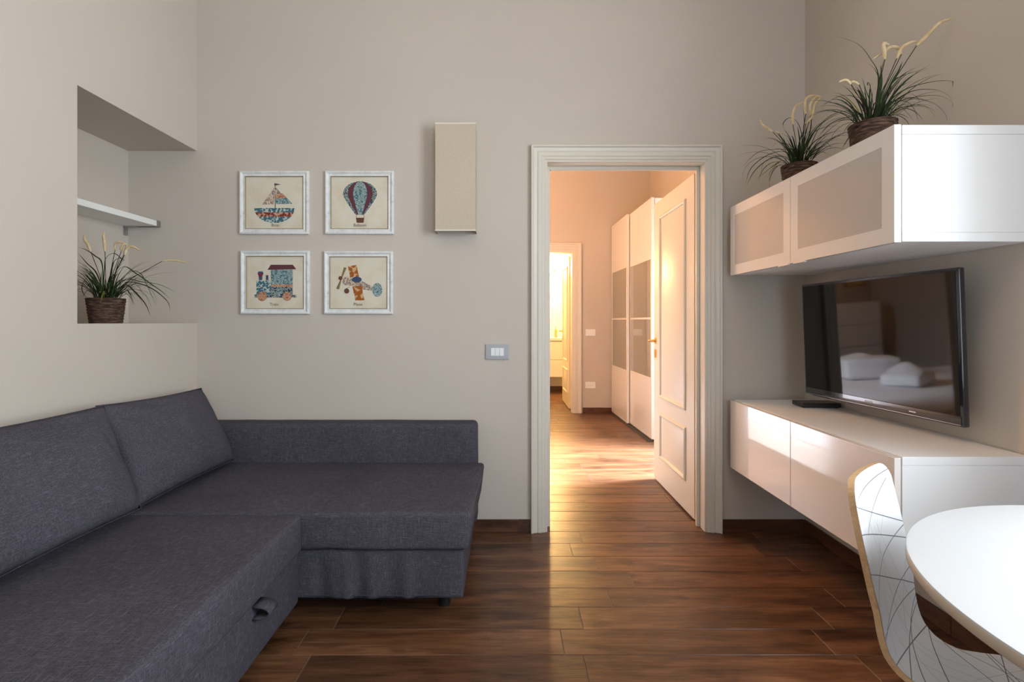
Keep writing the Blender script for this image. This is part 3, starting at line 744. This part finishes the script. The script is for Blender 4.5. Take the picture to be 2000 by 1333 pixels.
def grass(name, base, lab, seed, spikes, guided, clamp, nb=120, hz=.120, rtop=.077, rbot=.063, tall=1.0):
    rnd = random.Random(seed); bx, by, bz = base
    root = thing(name, base, lab, 'plant', group='potted artificial grasses')
    prof = []; nr = 34
    for i in range(nr+1):
        a = i/nr; r = rbot+(rtop-rbot)*a; prof.append((r+.0026*abs(math.sin(a*math.pi*8.5)), hz*a))
    prof += [(rtop-.004, hz+.002), (rtop-.012, hz-.004), (rtop-.014, hz-.02)]
    MB().lathe(prof, 48, base, wob=lambda a, k, z: .0022*noise.noise(Vector((a*5, z*90, seed)))+.0014*math.sin(a*26+z*60)).build('wicker_pot', M['wicker'], root, smooth='all')
    MB().lathe([(rtop-.016, 0), (rtop-.016, .004), (rtop-.05, .010), (.004, .014)], 24, (bx, by, bz+hz-.022)).build('moss', M['soil'], root, smooth='all')
    mb = MB(); zt = bz+hz-.012
    def cl(p):
        return Vector(clamp(p))
    for i in range(nb):
        az = rnd.random()*2*math.pi; r0 = (rtop-.03)*math.sqrt(rnd.random())
        p = Vector((bx+r0*math.cos(az), by+r0*math.sin(az), zt))
        az += rnd.uniform(-.5, .5); out = rnd.betavariate(1.5, 1.3)
        Lg = rnd.uniform(.13, .30)*tall*(.75+.35*out); el = R(88-42*out); droop = rnd.uniform(1.0, 2.6)*(0.25+1.05*out)
        n = 11; pts = [p.copy()]
        for k in range(n):
            a = k/n; e = el-droop*a**1.35
            p = p+Vector((math.cos(az)*math.cos(e), math.sin(az)*math.cos(e), math.sin(e)))*Lg/n
            p = cl(p); pts.append(p.copy())
        side = Vector((0, 0, 1)) if out > .25 else Vector((math.cos(az), math.sin(az), .3))
        ribbon(mb, pts, rnd.uniform(.0045, .0075), side, rnd.choice((0, 0, 0, 1, 1)))
    for (pts, w_, mi) in guided:
        P_ = [Vector((bx+rnd.uniform(-.02, .02), by+rnd.uniform(-.02, .02), zt))]+[at(px, py, by+dd) for px, py, dd in pts]
        # Catmull-Rom
        Q = []; PP = [P_[0]*2-P_[1]]+P_+[P_[-1]*2-P_[-2]]
        for i in range(1, len(PP)-2):
            for k in range(6):
                t_ = k/6; a, b2, c2, d2 = PP[i-1:i+3]
                Q.append(.5*((2*b2)+(c2-a)*t_+(2*a-5*b2+4*c2-d2)*t_**2+(3*b2-a-3*c2+d2)*t_**3))
        Q.append(P_[-1]); ribbon(mb, [cl(q) for q in Q], w_*1.55, Vector((0, -.6, .8)), mi)
    tag(mb.build('grass_blades', [M['leaf'], M['leafd'], M['leafl']], root, clean=False), kind='stuff')
    for pts, r_ in spikes:
        P_ = [at(px, py, by+dd) for px, py, dd in pts]; r_ = r_*1.5
        Q = []; PP = [P_[0]*2-P_[1]]+P_+[P_[-1]*2-P_[-2]]
        for i in range(1, len(PP)-2):
            for k in range(7):
                t_ = k/7; a, b2, c2, d2 = PP[i-1:i+3]
                Q.append(.5*((2*b2)+(c2-a)*t_+(2*a-5*b2+4*c2-d2)*t_**2+(3*b2-a-3*c2+d2)*t_**3))
        Q.append(P_[-1]); m_ = len(Q)
        Q = [cl(q) for q in Q]
        rr = [r_*(.55+.45*min(1, i/3))*(1 if i < m_*.6 else 1-.6*((i-m_*.6)/(m_*.4))) * (1+.12*math.sin(i*2.3)) for i in range(m_)]
        sp = MB().tube(Q, rr, 8)
        for i in range(m_*14):                       # bristles of the foxtail
            k = rnd.randrange(m_-1); q = Q[k]; t_ = (Q[k+1]-Q[k]).normalized(); o_ = t_.orthogonal(); o_.rotate(Matrix.Rotation(rnd.random()*6.28, 3, t_))
            d_ = (o_*.9+t_*.9).normalized(); s_ = d_.cross(t_).normalized()*.0005; l_ = rr[k]*rnd.uniform(1.3, 2.0)
            sp.add([q-s_, q+s_, q+d_*l_], [(0, 1, 2)])
        so = sp.build('flower_spike', M['spike'], root, smooth='all', clean=False)
        b0 = Vector((bx+(Q[0].x-bx)*.12, by+(Q[0].y-by)*.12, zt)); mid = (b0+Q[0])/2+Vector(((bx-Q[0].x)*.12, 0, .012))
        MB().tube([b0, b0.lerp(mid, .55)+Vector((0,0,.004)), mid, mid.lerp(Q[0], .55), Q[0]], .0014, 6).build('spike_stem', M['leafd'], so, smooth='all', clean=False)
    return root
U = lambda l, k=(140, 440, 6.667): [(k[0]+x/k[2], k[1]+y/k[2], d) for x, y, d in l]
grass('potted_grass', (-1.940, 2.447, 1.20), 'green grass with tan flower spikes in wicker pot inside the niche', 5,
  [(U([(250,350,0),(215,260,0),(170,190,0),(165,125,.0)]), .0042), (U([(433,345,0),(428,240,0),(415,150,0),(422,92,.0)]), .0042),
   (U([(565,325,.02),(570,250,.02),(620,220,.02),(700,245,.02)]), .0038), (U([(645,345,0),(650,280,0),(690,250,0),(720,260,0)]), .004),
   (U([(690,390,-.02),(720,310,-.02),(790,280,-.02),(890,330,-.02)]), .0042), (U([(1180,470,0),(1280,460,0),(1380,465,0),(1500,490,0)]), .0030),
   (U([(680,380,.03),(700,330,.03),(715,260,.03)]), .0038)],
  [(U([(640,560,0),(850,640,0),(1020,760,0),(1180,870,0),(1290,970,0)]), .0045, 0), (U([(700,720,0),(900,740,0),(1150,780,0),(1380,890,0)]), .004, 0),
   (U([(720,730,0),(880,640,0),(1040,570,0),(1170,535,0)]), .005, 1), (U([(700,760,.03),(900,770,.03),(1080,850,.03),(1250,1000,.03),(1280,1130,.03)]), .0045, 1),
   (U([(680,780,-.03),(830,880,-.03),(960,1030,-.03),(1030,1190,-.03)]), .005, 1), (U([(430,560,0),(450,430,0),(540,370,0),(620,410,0),(670,480,0)]), .0045, 1),
   (U([(560,640,0),(640,520,0),(700,410,0)]), .0035, 0), (U([(400,520,0),(300,400,0),(180,320,0),(80,290,0)]), .0045, 0),
   (U([(330,640,0),(200,500,0),(80,360,0)]), .0045, 1), (U([(300,680,0),(200,590,0),(90,520,0)]), .0045, 0), (U([(240,700,0),(150,760,0),(140,860,0),(200,960,0)]), .0045, 0),
   (U([(520,600,0),(560,470,0),(640,430,0),(690,470,0)]), .006, 1), (U([(430,860,-.07),(400,930,-.09),(375,1010,-.1)]), .005, 2), (U([(700,860,0),(760,900,0),(820,1050,0)]), .004, 0),
   (U([(700,640,0),(880,620,0),(980,780,0),(1100,1060,0)]), .003, 0)],
  lambda p: (max(p.x, -2.163), min(max(p.y, 2.12), 2.885), max(p.z, 1.203)), nb=110, tall=1.1)
V1 = lambda l: U(l, (1440, 160, 6.346)); V2 = lambda l: U(l, (1600, 20, 4.759))
CT = 1.853
rc = lambda p: (min(p.x, 1.712), min(p.y, 2.888), max(p.z, CT+.003) if p.x > 1.262 and 1.635 < p.y else p.z)
grass('potted_grass', (1.418, 2.440, 1.851), 'smaller potted grass at the far end on the wall cabinet', 21,
  [(V1([(440,620,0),(370,570,0),(310,530,0),(285,470,0)]), .0034), (V1([(690,530,0),(690,400,0),(730,300,0),(820,250,0)]), .0040),
   (V1([(850,400,0),(840,320,0),(850,220,0),(930,170,0),(1060,190,0)]), .0042), (V1([(910,420,0),(900,300,0),(960,200,0),(1030,180,0)]), .0038),
   (V1([(510,640,.02),(470,620,.02),(560,640,.02)]), .0028), (V1([(850,520,0),(930,420,0),(960,280,0),(1040,190,0)]), .0038)],
  [(V1([(640,860,0),(450,840,0),(250,880,0),(80,1030,0)]), .0042, 1), (V1([(620,880,0),(400,900,0),(180,1060,0),(100,1260,0)]), .0045, 0),
   (V1([(600,930,0),(400,960,0),(220,1100,0),(110,1290,-.03)]), .0045, 0), (V1([(800,700,0),(740,500,0),(640,450,0),(565,530,0),(620,620,0)]), .0042, 1),
   (V1([(820,600,0),(830,500,0),(815,300,0)]), .0035, 1), (V1([(880,760,0),(1000,560,0),(1200,420,.0),(1400,370,-.0)]), .0045, 0), (V1([(900,800,0),(1050,680,0),(1200,620,0),(1370,600,0)]), .0040, 1),
   (V1([(860,780,0),(960,620,0),(1150,550,0),(1320,560,0)]), .004, 0), (V1([(700,880,0),(640,700,0),(500,620,0)]), .005, 0), (V1([(560,980,0),(400,1080,0),(220,1220,-.02)]), .004, 2),
   (V1([(950,860,0),(1100,800,0),(1340,840,0)]), .004, 1), (V1([(960,880,0),(1060,860,0),(1120,940,0)]), .0035, 1), (V1([(900,620,0),(920,470,0),(970,500,0)]), .0035, 1)],
  rc, nb=80, hz=.113)
grass('potted_grass', (1.404, 1.932, 1.851), 'larger potted grass at the near end on the wall cabinet', 33,
  [(V2([(905,330,0),(1000,240,0),(1120,120,0),(1240,75,0)]), .0045), (V2([(610,460,0),(605,380,0),(600,310,0),(650,320,0)]), .0045),
   (V2([(720,450,0),(770,350,0),(850,300,0),(910,290,0)]), .0040), (V2([(765,410,.02),(730,350,.02),(660,345,.02),(600,390,.02),(505,450,.02)]), .0038),
   (V2([(295,690,0),(250,650,0),(185,665,0)]), .0036), (V2([(370,690,0),(320,665,0),(290,670,0)]), .0030)],
  [(V2([(550,640,0),(470,450,0),(350,310,0),(130,235,0)]), .0058, 0), (V2([(560,740,0),(520,560,0),(435,480,0)]), .005, 0), (V2([(640,860,0),(820,730,0),(1100,660,0),(1300,670,0),(1440,720,0)]), .0048, 0),
   (V2([(640,900,0),(850,760,0),(1060,740,0),(1180,780,0),(1250,850,0)]), .0046, 1), (V2([(660,860,0),(900,810,0),(1130,800,0),(1320,910,0)]), .0045, 0), (V2([(680,890,0),(860,820,0),(1050,860,0),(1160,950,0),(1195,1035,0)]), .0048, 1),
   (V2([(640,880,0),(800,850,0),(880,920,0),(925,1040,0)]), .005, 1), (V2([(700,960,0),(830,900,0),(1000,910,0),(1110,1030,0)]), .0045, 2), (V2([(620,880,-.0),(740,890,0),(830,970,0),(885,1040,0)]), .0045, 1),
   (V2([(660,700,0),(740,560,0),(775,470,0)]), .005, 0), (V2([(660,700,0),(780,610,0),(1060,525,0)]), .0035, 1), (V2([(650,720,0),(780,600,0),(900,530,0)]), .003, 1), (V2([(565,740,0),(575,600,0),(570,505,0)]), .0075, 0),
   (V2([(480,900,0),(430,740,0),(395,620,0)]), .0050, 0), (V2([(370,960,0),(300,860,0),(210,790,0),(120,765,0)]), .0085, 2), (V2([(420,900,0),(330,760,0),(290,720,0)]), .004, 1),
   (V2([(430,900,0),(380,820,0),(200,800,0),(0,900,.0)]), .0042, 1), (V2([(380,980,0),(250,940,0),(110,980,0),(-20,1080,0)]), .0045, 0), (V2([(400,1000,0),(250,1000,0),(100,1060,0),(-20,1190,0)]), .0045, 1),
   (V2([(430,800,0),(330,740,0),(235,720,0)]), .0035, 1), (V2([(470,700,0),(450,700,0),(520,680,0)]), .003, 1), (V2([(380,1060,0),(280,1180,-.04),(210,1290,-.05)]), .004, 1)],
  rc, nb=80, tall=.95, hz=.113)

# ---------------------------------------------------------------- table
tcx, tcy, tr_ = 1.189, .659, .523
tb_ = thing('round_table', (tcx, tcy, 0), 'white round pedestal table at the right edge', 'table')
MB().lathe([(.30, .742), (tr_-.030, .744), (tr_-.006, .757), (tr_-.001, .760), (tr_, .762), (tr_, .7765), (tr_-.0015, .7795), (tr_-.004, .780), (.3, .780), (.02, .780)], 160, (tcx, tcy, 0)).build('tabletop', [M['laminate']], tb_, smooth=35)
for o_ in [x for x in tb_.children]:
    me = o_.data; me.materials.append(M['tableedge'])
    for p in me.polygons:
        if p.center.z < .7775: p.material_index = 1
MB().lathe([(.275, .0), (.275, .008), (.25, .014), (.16, .035), (.08, .08), (.045, .16), (.036, .3), (.036, .45), (.05, .60), (.085, .70), (.13, .742), (.13, .743)], 64, (tcx, tcy, 0)).build('pedestal', M['white'], tb_, smooth=60)

# ---------------------------------------------------------------- chair
Fv = Vector((.65, -.76, 0)).normalized(); Rv = Vector((.76, .65, 0)).normalized()
ch = thing('dining_chair', (.92, 1.15, 0), 'moulded plywood chair with white line-patterned laminate at the round table', 'chair')
def cpt(u, v, z): return Vector((.92, 1.15, 0))+Fv*v+Rv*u+Vector((0, 0, z))
KEY = [(0, -0.086, 0.852, 0.146), (0.0202, -0.083, 0.832, 0.148), (0.0526, -0.078, 0.8, 0.151), (0.1085, -0.068, 0.745, 0.155), (0.1646, -0.057, 0.69, 0.156), (0.2217, -0.046, 0.634, 0.153), (0.277, -0.034, 0.58, 0.147), (0.3211, -0.024, 0.537, 0.141), (0.3591, -0.012, 0.501, 0.134), (0.3888, 0.004, 0.476, 0.124), (0.4166, 0.026, 0.459, 0.117), (0.4419, 0.05, 0.451, 0.113), (0.467, 0.075, 0.448, 0.117), (0.4971, 0.105, 0.447, 0.138), (0.5311, 0.139, 0.446, 0.166), (0.5721, 0.18, 0.445, 0.19), (0.6171, 0.225, 0.444, 0.203), (0.6921, 0.3, 0.442, 0.207), (0.7621, 0.37, 0.443, 0.202), (0.8022, 0.41, 0.441, 0.19), (0.825, 0.432, 0.435, 0.168), (0.8364, 0.441, 0.428, 0.125)]
SL = KEY[-1][0]
def key(s):
    v, z, hw = key_(s)
    if s < .048: hw = hw-.056+.056*math.sqrt(max(0, 1-(1-s/.048)**2))
    return v, z, hw
def key_(s):
    for i in range(len(KEY)-1):
        a, b2 = KEY[i], KEY[i+1]
        if s <= b2[0]+1e-9:
            t_ = (s-a[0])/(b2[0]-a[0]); p0 = KEY[max(i-1, 0)]; p3 = KEY[min(i+2, len(KEY)-1)]
            def cr2(j): return a[j]+(b2[j]-a[j])*t_ if i < 4 or j == 3 else .5*(2*a[j]+(b2[j]-p0[j])*t_+(2*p0[j]-5*a[j]+4*b2[j]-p3[j])*t_**2+(3*a[j]-p0[j]-3*b2[j]+p3[j])*t_**3)
            return cr2(1), cr2(2), cr2(3)
    return KEY[-1][1:]
SS = sorted(set([k[0] for k in KEY]+[SL*i/90 for i in range(91)]+[.048*(i/14)**2 for i in range(1, 14)])); NU = 20
def shell(off0, off1, shrink=0):
    rows = []
    for s in SS:
        v, z, hw = key(s); v2, z2, _ = key(min(SL, s+.004)); v1, z1, _ = key(max(0, s-.004))
        t_ = Vector((v2-v1, z2-z1)).normalized(); nv_, nz_ = -t_.y, t_.x      # normal to the front/up side
        if nv_ < 0 and s < .4: nv_, nz_ = -nv_, -nz_
        row = []
        for i in range(NU+1):
            q = -1+2*i/NU; u = q*(hw-shrink); back = max(0, min(1, (.42-s)/.15))
            bow = .016*(u/.155)**2*back + .0*(1-back); zb = 0
            row.append((u, v+bow, z+zb, nv_, nz_))
        rows.append(row)
    A = [[cpt(u, v+a*off0, z+b2*off0) for (u, v, z, a, b2) in r] for r in rows]
    B = [[cpt(u, v+a*off1, z+b2*off1) for (u, v, z, a, b2) in r] for r in rows]
    uv = [(u, s) for s, r in zip(SS, rows) for (u, *_r) in r]
    return A, B, uv
A, B, uvs = shell(0, -.0125); n1, n2 = len(SS), NU+1
mb = MB(); mb.add([p for r in A for p in r]+[p for r in B for p in r], [])
off = n1*n2
for i in range(n1-1):
    for k in range(NU):
        mb.f.append([i*n2+k, i*n2+k+1, (i+1)*n2+k+1, (i+1)*n2+k]); mb.mi.append(0)
        mb.f.append([off+i*n2+k+1, off+i*n2+k, off+(i+1)*n2+k, off+(i+1)*n2+k+1]); mb.mi.append(0)
    for k in (0, NU): mb.f.append([i*n2+k, (i+1)*n2+k, off+(i+1)*n2+k, off+i*n2+k]); mb.mi.append(0)
for i in (0, n1-1):
    for k in range(NU): mb.f.append([i*n2+k, i*n2+k+1, off+i*n2+k+1, off+i*n2+k]); mb.mi.append(0)
mb.build('plywood_shell', M['ply'], ch, smooth=40)
def lines_mat():
    m = mat('white_laminate_with_lines', (.64, .655, .67), .3); n = N(m)
    uv = n.n('ShaderNodeUVMap'); uv.uv_map = 'UVMap'
    wob = n.noise(uv.outputs[0], 4, 1)
    TK = [((-.16,.050),(.16,.018)), ((-.16,.045),(.16,.155)), ((-.16,.105),(.16,.195)), ((-.16,.185),(.16,.305)), ((-.16,.27),(.0,.20)), ((.0,.20),(.16,.16)), ((-.15,.325),(.16,.31)),
          ((-.14,.38),(.14,.395)), ((-.13,.42),(.16,.335)), ((.12,.04),(-.08,.13)), ((.16,.25),(-.13,.33)), ((.15,.32),(-.10,.44)), ((-.20,.53),(.12,.40)), ((.115,.43),(-.05,.62)),
          ((.12,.43),(.02,.80)), ((.16,.50),(.0,.62)), ((.15,.50),(.0,.60)), ((.205,.58),(-.05,.70)), ((-.19,.6),(.2,.52)), ((.20,.64),(-.2,.78)), ((-.1,.5),(.19,.75)), ((-.16,.7),(.1,.83))]
    TN = [((-.09,.01),(.13,.50)), ((-.07,.01),(.06,.52)), ((-.05,.01),(.15,.42)), ((-.02,.01),(.02,.55)), ((.13,.06),(-.15,.30)), ((.06,.03),(-.12,.42)), ((-.12,.05),(.0,.55)), ((.16,.2),(-.10,.50)), ((.1,.46),(.2,.66)), ((.0,.5),(.2,.6))]
    sx = n.n('ShaderNodeSeparateXYZ'); n.l(uv.outputs[0], sx.inputs[0])
    def seg(p, q, w_):
        L_ = math.hypot(q[0]-p[0], q[1]-p[1]); tx, ty = (q[0]-p[0])/L_, (q[1]-p[1])/L_
        d = n.math('ADD', n.math('ADD', n.math('MULTIPLY', sx.outputs[0], -ty), n.math('MULTIPLY', sx.outputs[1], tx)), -(-ty*p[0]+tx*p[1]))
        d = n.math('ABSOLUTE', d)
        a = n.math('ADD', n.math('ADD', n.math('MULTIPLY', sx.outputs[0], tx), n.math('MULTIPLY', sx.outputs[1], ty)), -(tx*(p[0]+q[0])/2+ty*(p[1]+q[1])/2))
        a = n.math('LESS_THAN', n.math('ABSOLUTE', a), L_/2)
        return n.math('MULTIPLY', n.math('LESS_THAN', d, w_), a)
    k1 = None
    for p, q in TK: s_ = seg(p, q, .0011); k1 = s_ if k1 is None else n.math('MAXIMUM', k1, s_)
    k2 = None
    for p, q in TN: s_ = seg(p, q, .0006); k2 = s_ if k2 is None else n.math('MAXIMUM', k2, s_)
    c_ = n.mix(k2, (.64, .655, .67), (.38, .39, .41)); n.base(n.mix(k1, c_, (.10, .105, .12))); return m
A2, B2, uvs = shell(.0008, 0, .0016)
mb = MB(); mb.add([p for r in A2 for p in r], [(i*n2+k, i*n2+k+1, (i+1)*n2+k+1, (i+1)*n2+k) for i in range(n1-1) for k in range(NU)]); mb.uv = uvs
tag(mb.build('patterned_laminate', lines_mat(), ch, smooth='all'), label='white laminate face with crossing dark lines')
uf = MB(); uf.tube([cpt(-.12, .09, .436), cpt(.12, .09, .436)], .009, 10); uf.tube([cpt(-.13, .34, .425), cpt(.13, .34, .425)], .009, 10)
uf.tube([cpt(-.08, .09, .436), cpt(-.08, .34, .425)], .009, 10); uf.tube([cpt(.08, .09, .436), cpt(.08, .34, .425)], .009, 10); uf.build('under_frame', M['curb'], ch, smooth=50)
for (u0, v0, u1, v1) in ((-.12,.09,-.19,.0), (.12,.09,.19,.0), (-.13,.34,-.20,.44), (.13,.34,.20,.44)):
    MB().tube([cpt(u0, v0, .436), cpt(u1, v1, .0)], [.016, .011], 14).build('leg', M['oak'], ch, smooth=50)

# ---------------------------------------------------------------- bedroom furniture
wd = thing('wardrobe', (1.388, 6.62, 0), 'tall white sliding-door wardrobe with grey glass centre panels in the bedroom', 'wardrobe', rz=R(1.4))
WH, WL = 2.45, 1.56       # local: -y runs towards the camera, x into the wall
cb = dict(local=True, bevel=.001, seg=1)
MB().box(.07, .44, -WL, -WL+.02, 0, WH).build('side_panel', M['white'], wd, **cb)
MB().box(.07, .44, -.02, 0, 0, WH).build('side_panel', M['white'], wd, **cb)
MB().box(.07, .44, -WL+.02, -.02, WH-.02, WH).build('top_panel', M['white'], wd, **cb)
MB().box(.07, .44, -WL+.02, -.02, .0, .06).build('bottom_panel', M['white'], wd, **cb)
MB().box(.432, .44, -WL+.02, -.02, .06, WH-.02).build('back_panel', M['white'], wd, **cb)
MB().box(.0, .09, -WL, .0, .0, .012).build('floor_rail', M['gap'], wd, **cb)
for (x, a, b2) in ((.0, -.76, .0), (.035, -WL, -.745)):
    fr = MB(); e = .03; z0, z1 = .025, WH+.005
    fr.box(x, x+.028, a, a+e, z0, z1); fr.box(x, x+.028, b2-e, b2, z0, z1)
    q_ = (z1-z0)/4
    for zz in (z0, z1-.03): fr.box(x+.001, x+.027, a+e, b2-e, zz, zz+.03)
    for k in (1, 2, 3): fr.box(x+.0005, x+.027, a+e, b2-e, z0+q_*k-.010, z0+q_*k+.010)
    do = fr.build('sliding_door', M['wpanel'], wd, local=True)
    for k in range(4):
        gl = k in (1, 2)
        pp = MB().box(x+.003, x+.012, a+e, b2-e, z0+q_*k+.009, z0+q_*(k+1)-.009).build('door_panel', M['wglass'] if gl else M['wpanel'], do, local=True)
        if gl: pp['label'] = 'grey glass panel'

bed = thing('double_bed', (-.9, 4.15, 0), 'low double bed with white linen in the bedroom, mirrored in the television', 'bed')
MB().box(-2.05, .16, 3.30, 5.02, .06, .24).build('bed_base', mat('bed_base_fabric', (.5,.45,.4), .9), bed, bevel=.02)
weld(softbox(-2.05, .17, 3.28, 5.04, .24, .47, .05, .09, lambda p, n: n*.008*nz(p, 4, 1)).build('mattress', M['bedding'], bed))
for x, y in ((-1.95,3.4), (.06,3.4), (-1.95,4.92), (.06,4.92)): MB().lathe([(.03,0),(.03,.07)], 12, (x, y, 0)).build('leg', M['black'], bed)
MB().box(-2.14, -2.06, 3.25, 5.07, .06, .95).build('headboard', mat('headboard', (.45,.36,.28), .8), bed, bevel=.02)
def towel(x, y, sx, sy, h, rz, lab, pk=.03):
    o = weld(softbox(-sx/2, sx/2, -sy/2, sy/2, 0, h, .035, .04, lambda p, n: n*.012*nz(p, 9, x)+Vector((0, 0, pk*math.exp(-((p.x-.04)/.09)**2-(p.y/.12)**2) if p.z > h*.5 else 0))).build('folded_towel', M['towel']), .0005)
    o.location = (x, y, .478); o.rotation_euler = (0, 0, rz); tag(o, lab, 'towel', 'folded towels on the bed')
towel(-.80, 4.80, .50, .36, .20, R(20), 'folded white towel bundle on the bed, at the left in the television reflection', .05)
towel(-.72, 4.26, .42, .30, .10, R(-25), 'flat folded white towel on the bed, at the right in the television reflection', .11)
dr_ = thing('chest_of_drawers', (-1.95, 6.4, 0), 'white chest of four drawers in the bedroom corner, seen in the television', 'dresser')
MB().box(-2.36, -1.56, 6.17, 6.62, 0, 1.20).build('carcass', M['white'], dr_, bevel=.002)
for k in range(4): MB().box(-2.345, -1.575, 6.150, 6.169, .06+.285*k, .06+.285*k+.272).build('drawer', M['white'], dr_, bevel=.003)
pf = thing('small_picture', (-2.45, BY, 1.55), 'small yellow and black framed print above the chest, seen in the television', 'picture')
m_ = MB(); x0, x1, z0, z1 = -2.62, -2.28, 1.42, 1.76; m_.box(x0, x1, BY-.02, BY-.001, z0, z0+.03); m_.box(x0, x1, BY-.02, BY-.001, z1-.03, z1); m_.box(x0, x0+.03, BY-.02, BY-.001, z0, z1); m_.box(x1-.03, x1, BY-.02, BY-.001, z0, z1)
m_.build('frame', M['brass'], pf); MB().box(x0+.03, x1-.03, BY-.01, BY-.002, z0+.03, z1-.03).build('paper', mat('yellow_print', (.6,.5,.2), .7), pf)
m_ = MB(); m_.tube([(x0+.08, BY-.011, z0+.06), (x0+.15, BY-.011, z0+.2), (x0+.2, BY-.011, z0+.1), (x0+.26, BY-.011, z0+.27)], .008, 6); m_.build('print', M['print_dark'], pf)
cl_ = thing('unseen_ceiling_lamp', (-.7, 4.7, H), 'warm globe pendant lamp hanging in the bedroom', 'lamp')
MB().lathe([(.05, 0), (.05, -.02), (.01, -.03)], 24, (-.7, 4.7, H)).build('canopy', M['white'], cl_, smooth=40)
MB().tube([(-.7, 4.7, H-.02), (-.7, 4.7, 2.74)], .003, 8).build('cord', M['black'], cl_)
# an open ring shade around the bulb keeps the light free to spread
MB().lathe([(.17, 2.50), (.17, 2.70), (.168, 2.70), (.168, 2.50)], 40, (-.7, 4.7, 0)).build('shade', M['linen'], cl_, smooth=40) if False else None
MB().lathe([(.012, 2.77), (.018, 2.75), (.02, 2.72), (.012, 2.715)], 20, (-.7, 4.7, 0)).build('bulb_holder', M['brass'], cl_, smooth=40)

cl2 = thing('unseen_ceiling_lamp', (.35, .55, H), 'small flush ceiling fitting, unseen, added above the living room warm fill light', 'lamp')  # unseen fitting added to go with the warm fill light
MB().lathe([(.09, 0), (.09, -.025), (.03, -.045), (.012, -.05), (.012, -.10)], 32, (.35, .55, H)).build('canopy', M['white'], cl2, smooth=40)

# ---------------------------------------------------------------- bathroom
vn = thing('bathroom_vanity', (.45, 8.3, .28), 'white floating vanity with two drawers in the bathroom', 'cabinet')
MB().box(-.25, 1.10, 8.37, 8.84, .28, .88).build('carcass', M['white'], vn, bevel=.002)
for z0, z1 in ((.285, .565), (.575, .865)): MB().box(-.245, 1.095, 8.348, 8.369, z0, z1).build('drawer', M['white'], vn, bevel=.003)
MB().box(-.27, 1.12, 8.34, 8.85, .885, .935).build('countertop', M['white'], vn, bevel=.004)
mr = thing('bathroom_mirror', (.4, 8.84, 1.2), 'large mirror above the bathroom vanity', 'mirror')
MB().box(-.15, .60, 8.832, 8.849, 1.06, 1.95).build('mirror_glass', mat('mirror_silver', (.9,.9,.9), .02, 1), mr)
ms = MB(); ms.box(-.17, .62, 8.828, 8.85, 1.04, 1.06); ms.box(-.17, .62, 8.828, 8.85, 1.95, 1.97); ms.box(.60, .62, 8.828, 8.85, 1.06, 1.95); ms.box(-.17, -.15, 8.828, 8.85, 1.06, 1.95); ms.build('frame', M['white'], mr)
glow = mat('warm_bulb_glow', (1, .8, .5), .5, emit=(1, .70, .34), es=60)
wlb = thing('vanity_lamp', (.60, 8.84, 2.10), 'bright warm wall lamp with two globes above the bathroom mirror', 'lamp')
MB().box(.42, .86, 8.80, 8.849, 2.07, 2.11).build('mount_bar', M['curb'], wlb, bevel=.003)
for x in (.50, .76):
    MB().tube([(x, 8.80, 2.09), (x, 8.72, 2.09)], .01, 8).build('lamp_arm', M['curb'], wlb)
    MB().lathe([(.002, -.05), (.03, -.04), (.048, -.015), (.05, 0), (.048, .015), (.03, .04), (.002, .05)], 20, (x, 8.67, 2.09)).build('globe', glow, wlb, smooth='all')
def bottle(x, y, h, r, m_, lab):
    b = thing('soap_bottle', (x, y, .935), lab, 'bottle', group='bottles on the vanity')
    MB().lathe([(r*.9, 0), (r, .006), (r, h*.62), (r*.7, h*.74), (r*.3, h*.80), (r*.3, h*.86)], 20, (x, y, .935)).build('body', m_, b, smooth=50)
    MB().lathe([(r*.36, h*.86), (r*.36, h*.94), (.004, h*.95), (.004, h)], 12, (x, y, .935)).build('pump', M['curb'], b, smooth=40)
bottle(.843, 8.50, .19, .026, mat('bottle_amber', (.45,.32,.15), .2), 'amber soap pump bottle on the vanity nearest the door leaf')
bottle(.76, 8.62, .15, .022, mat('bottle_white', (.8,.8,.8), .3), 'small white pump bottle on the vanity behind the amber one')
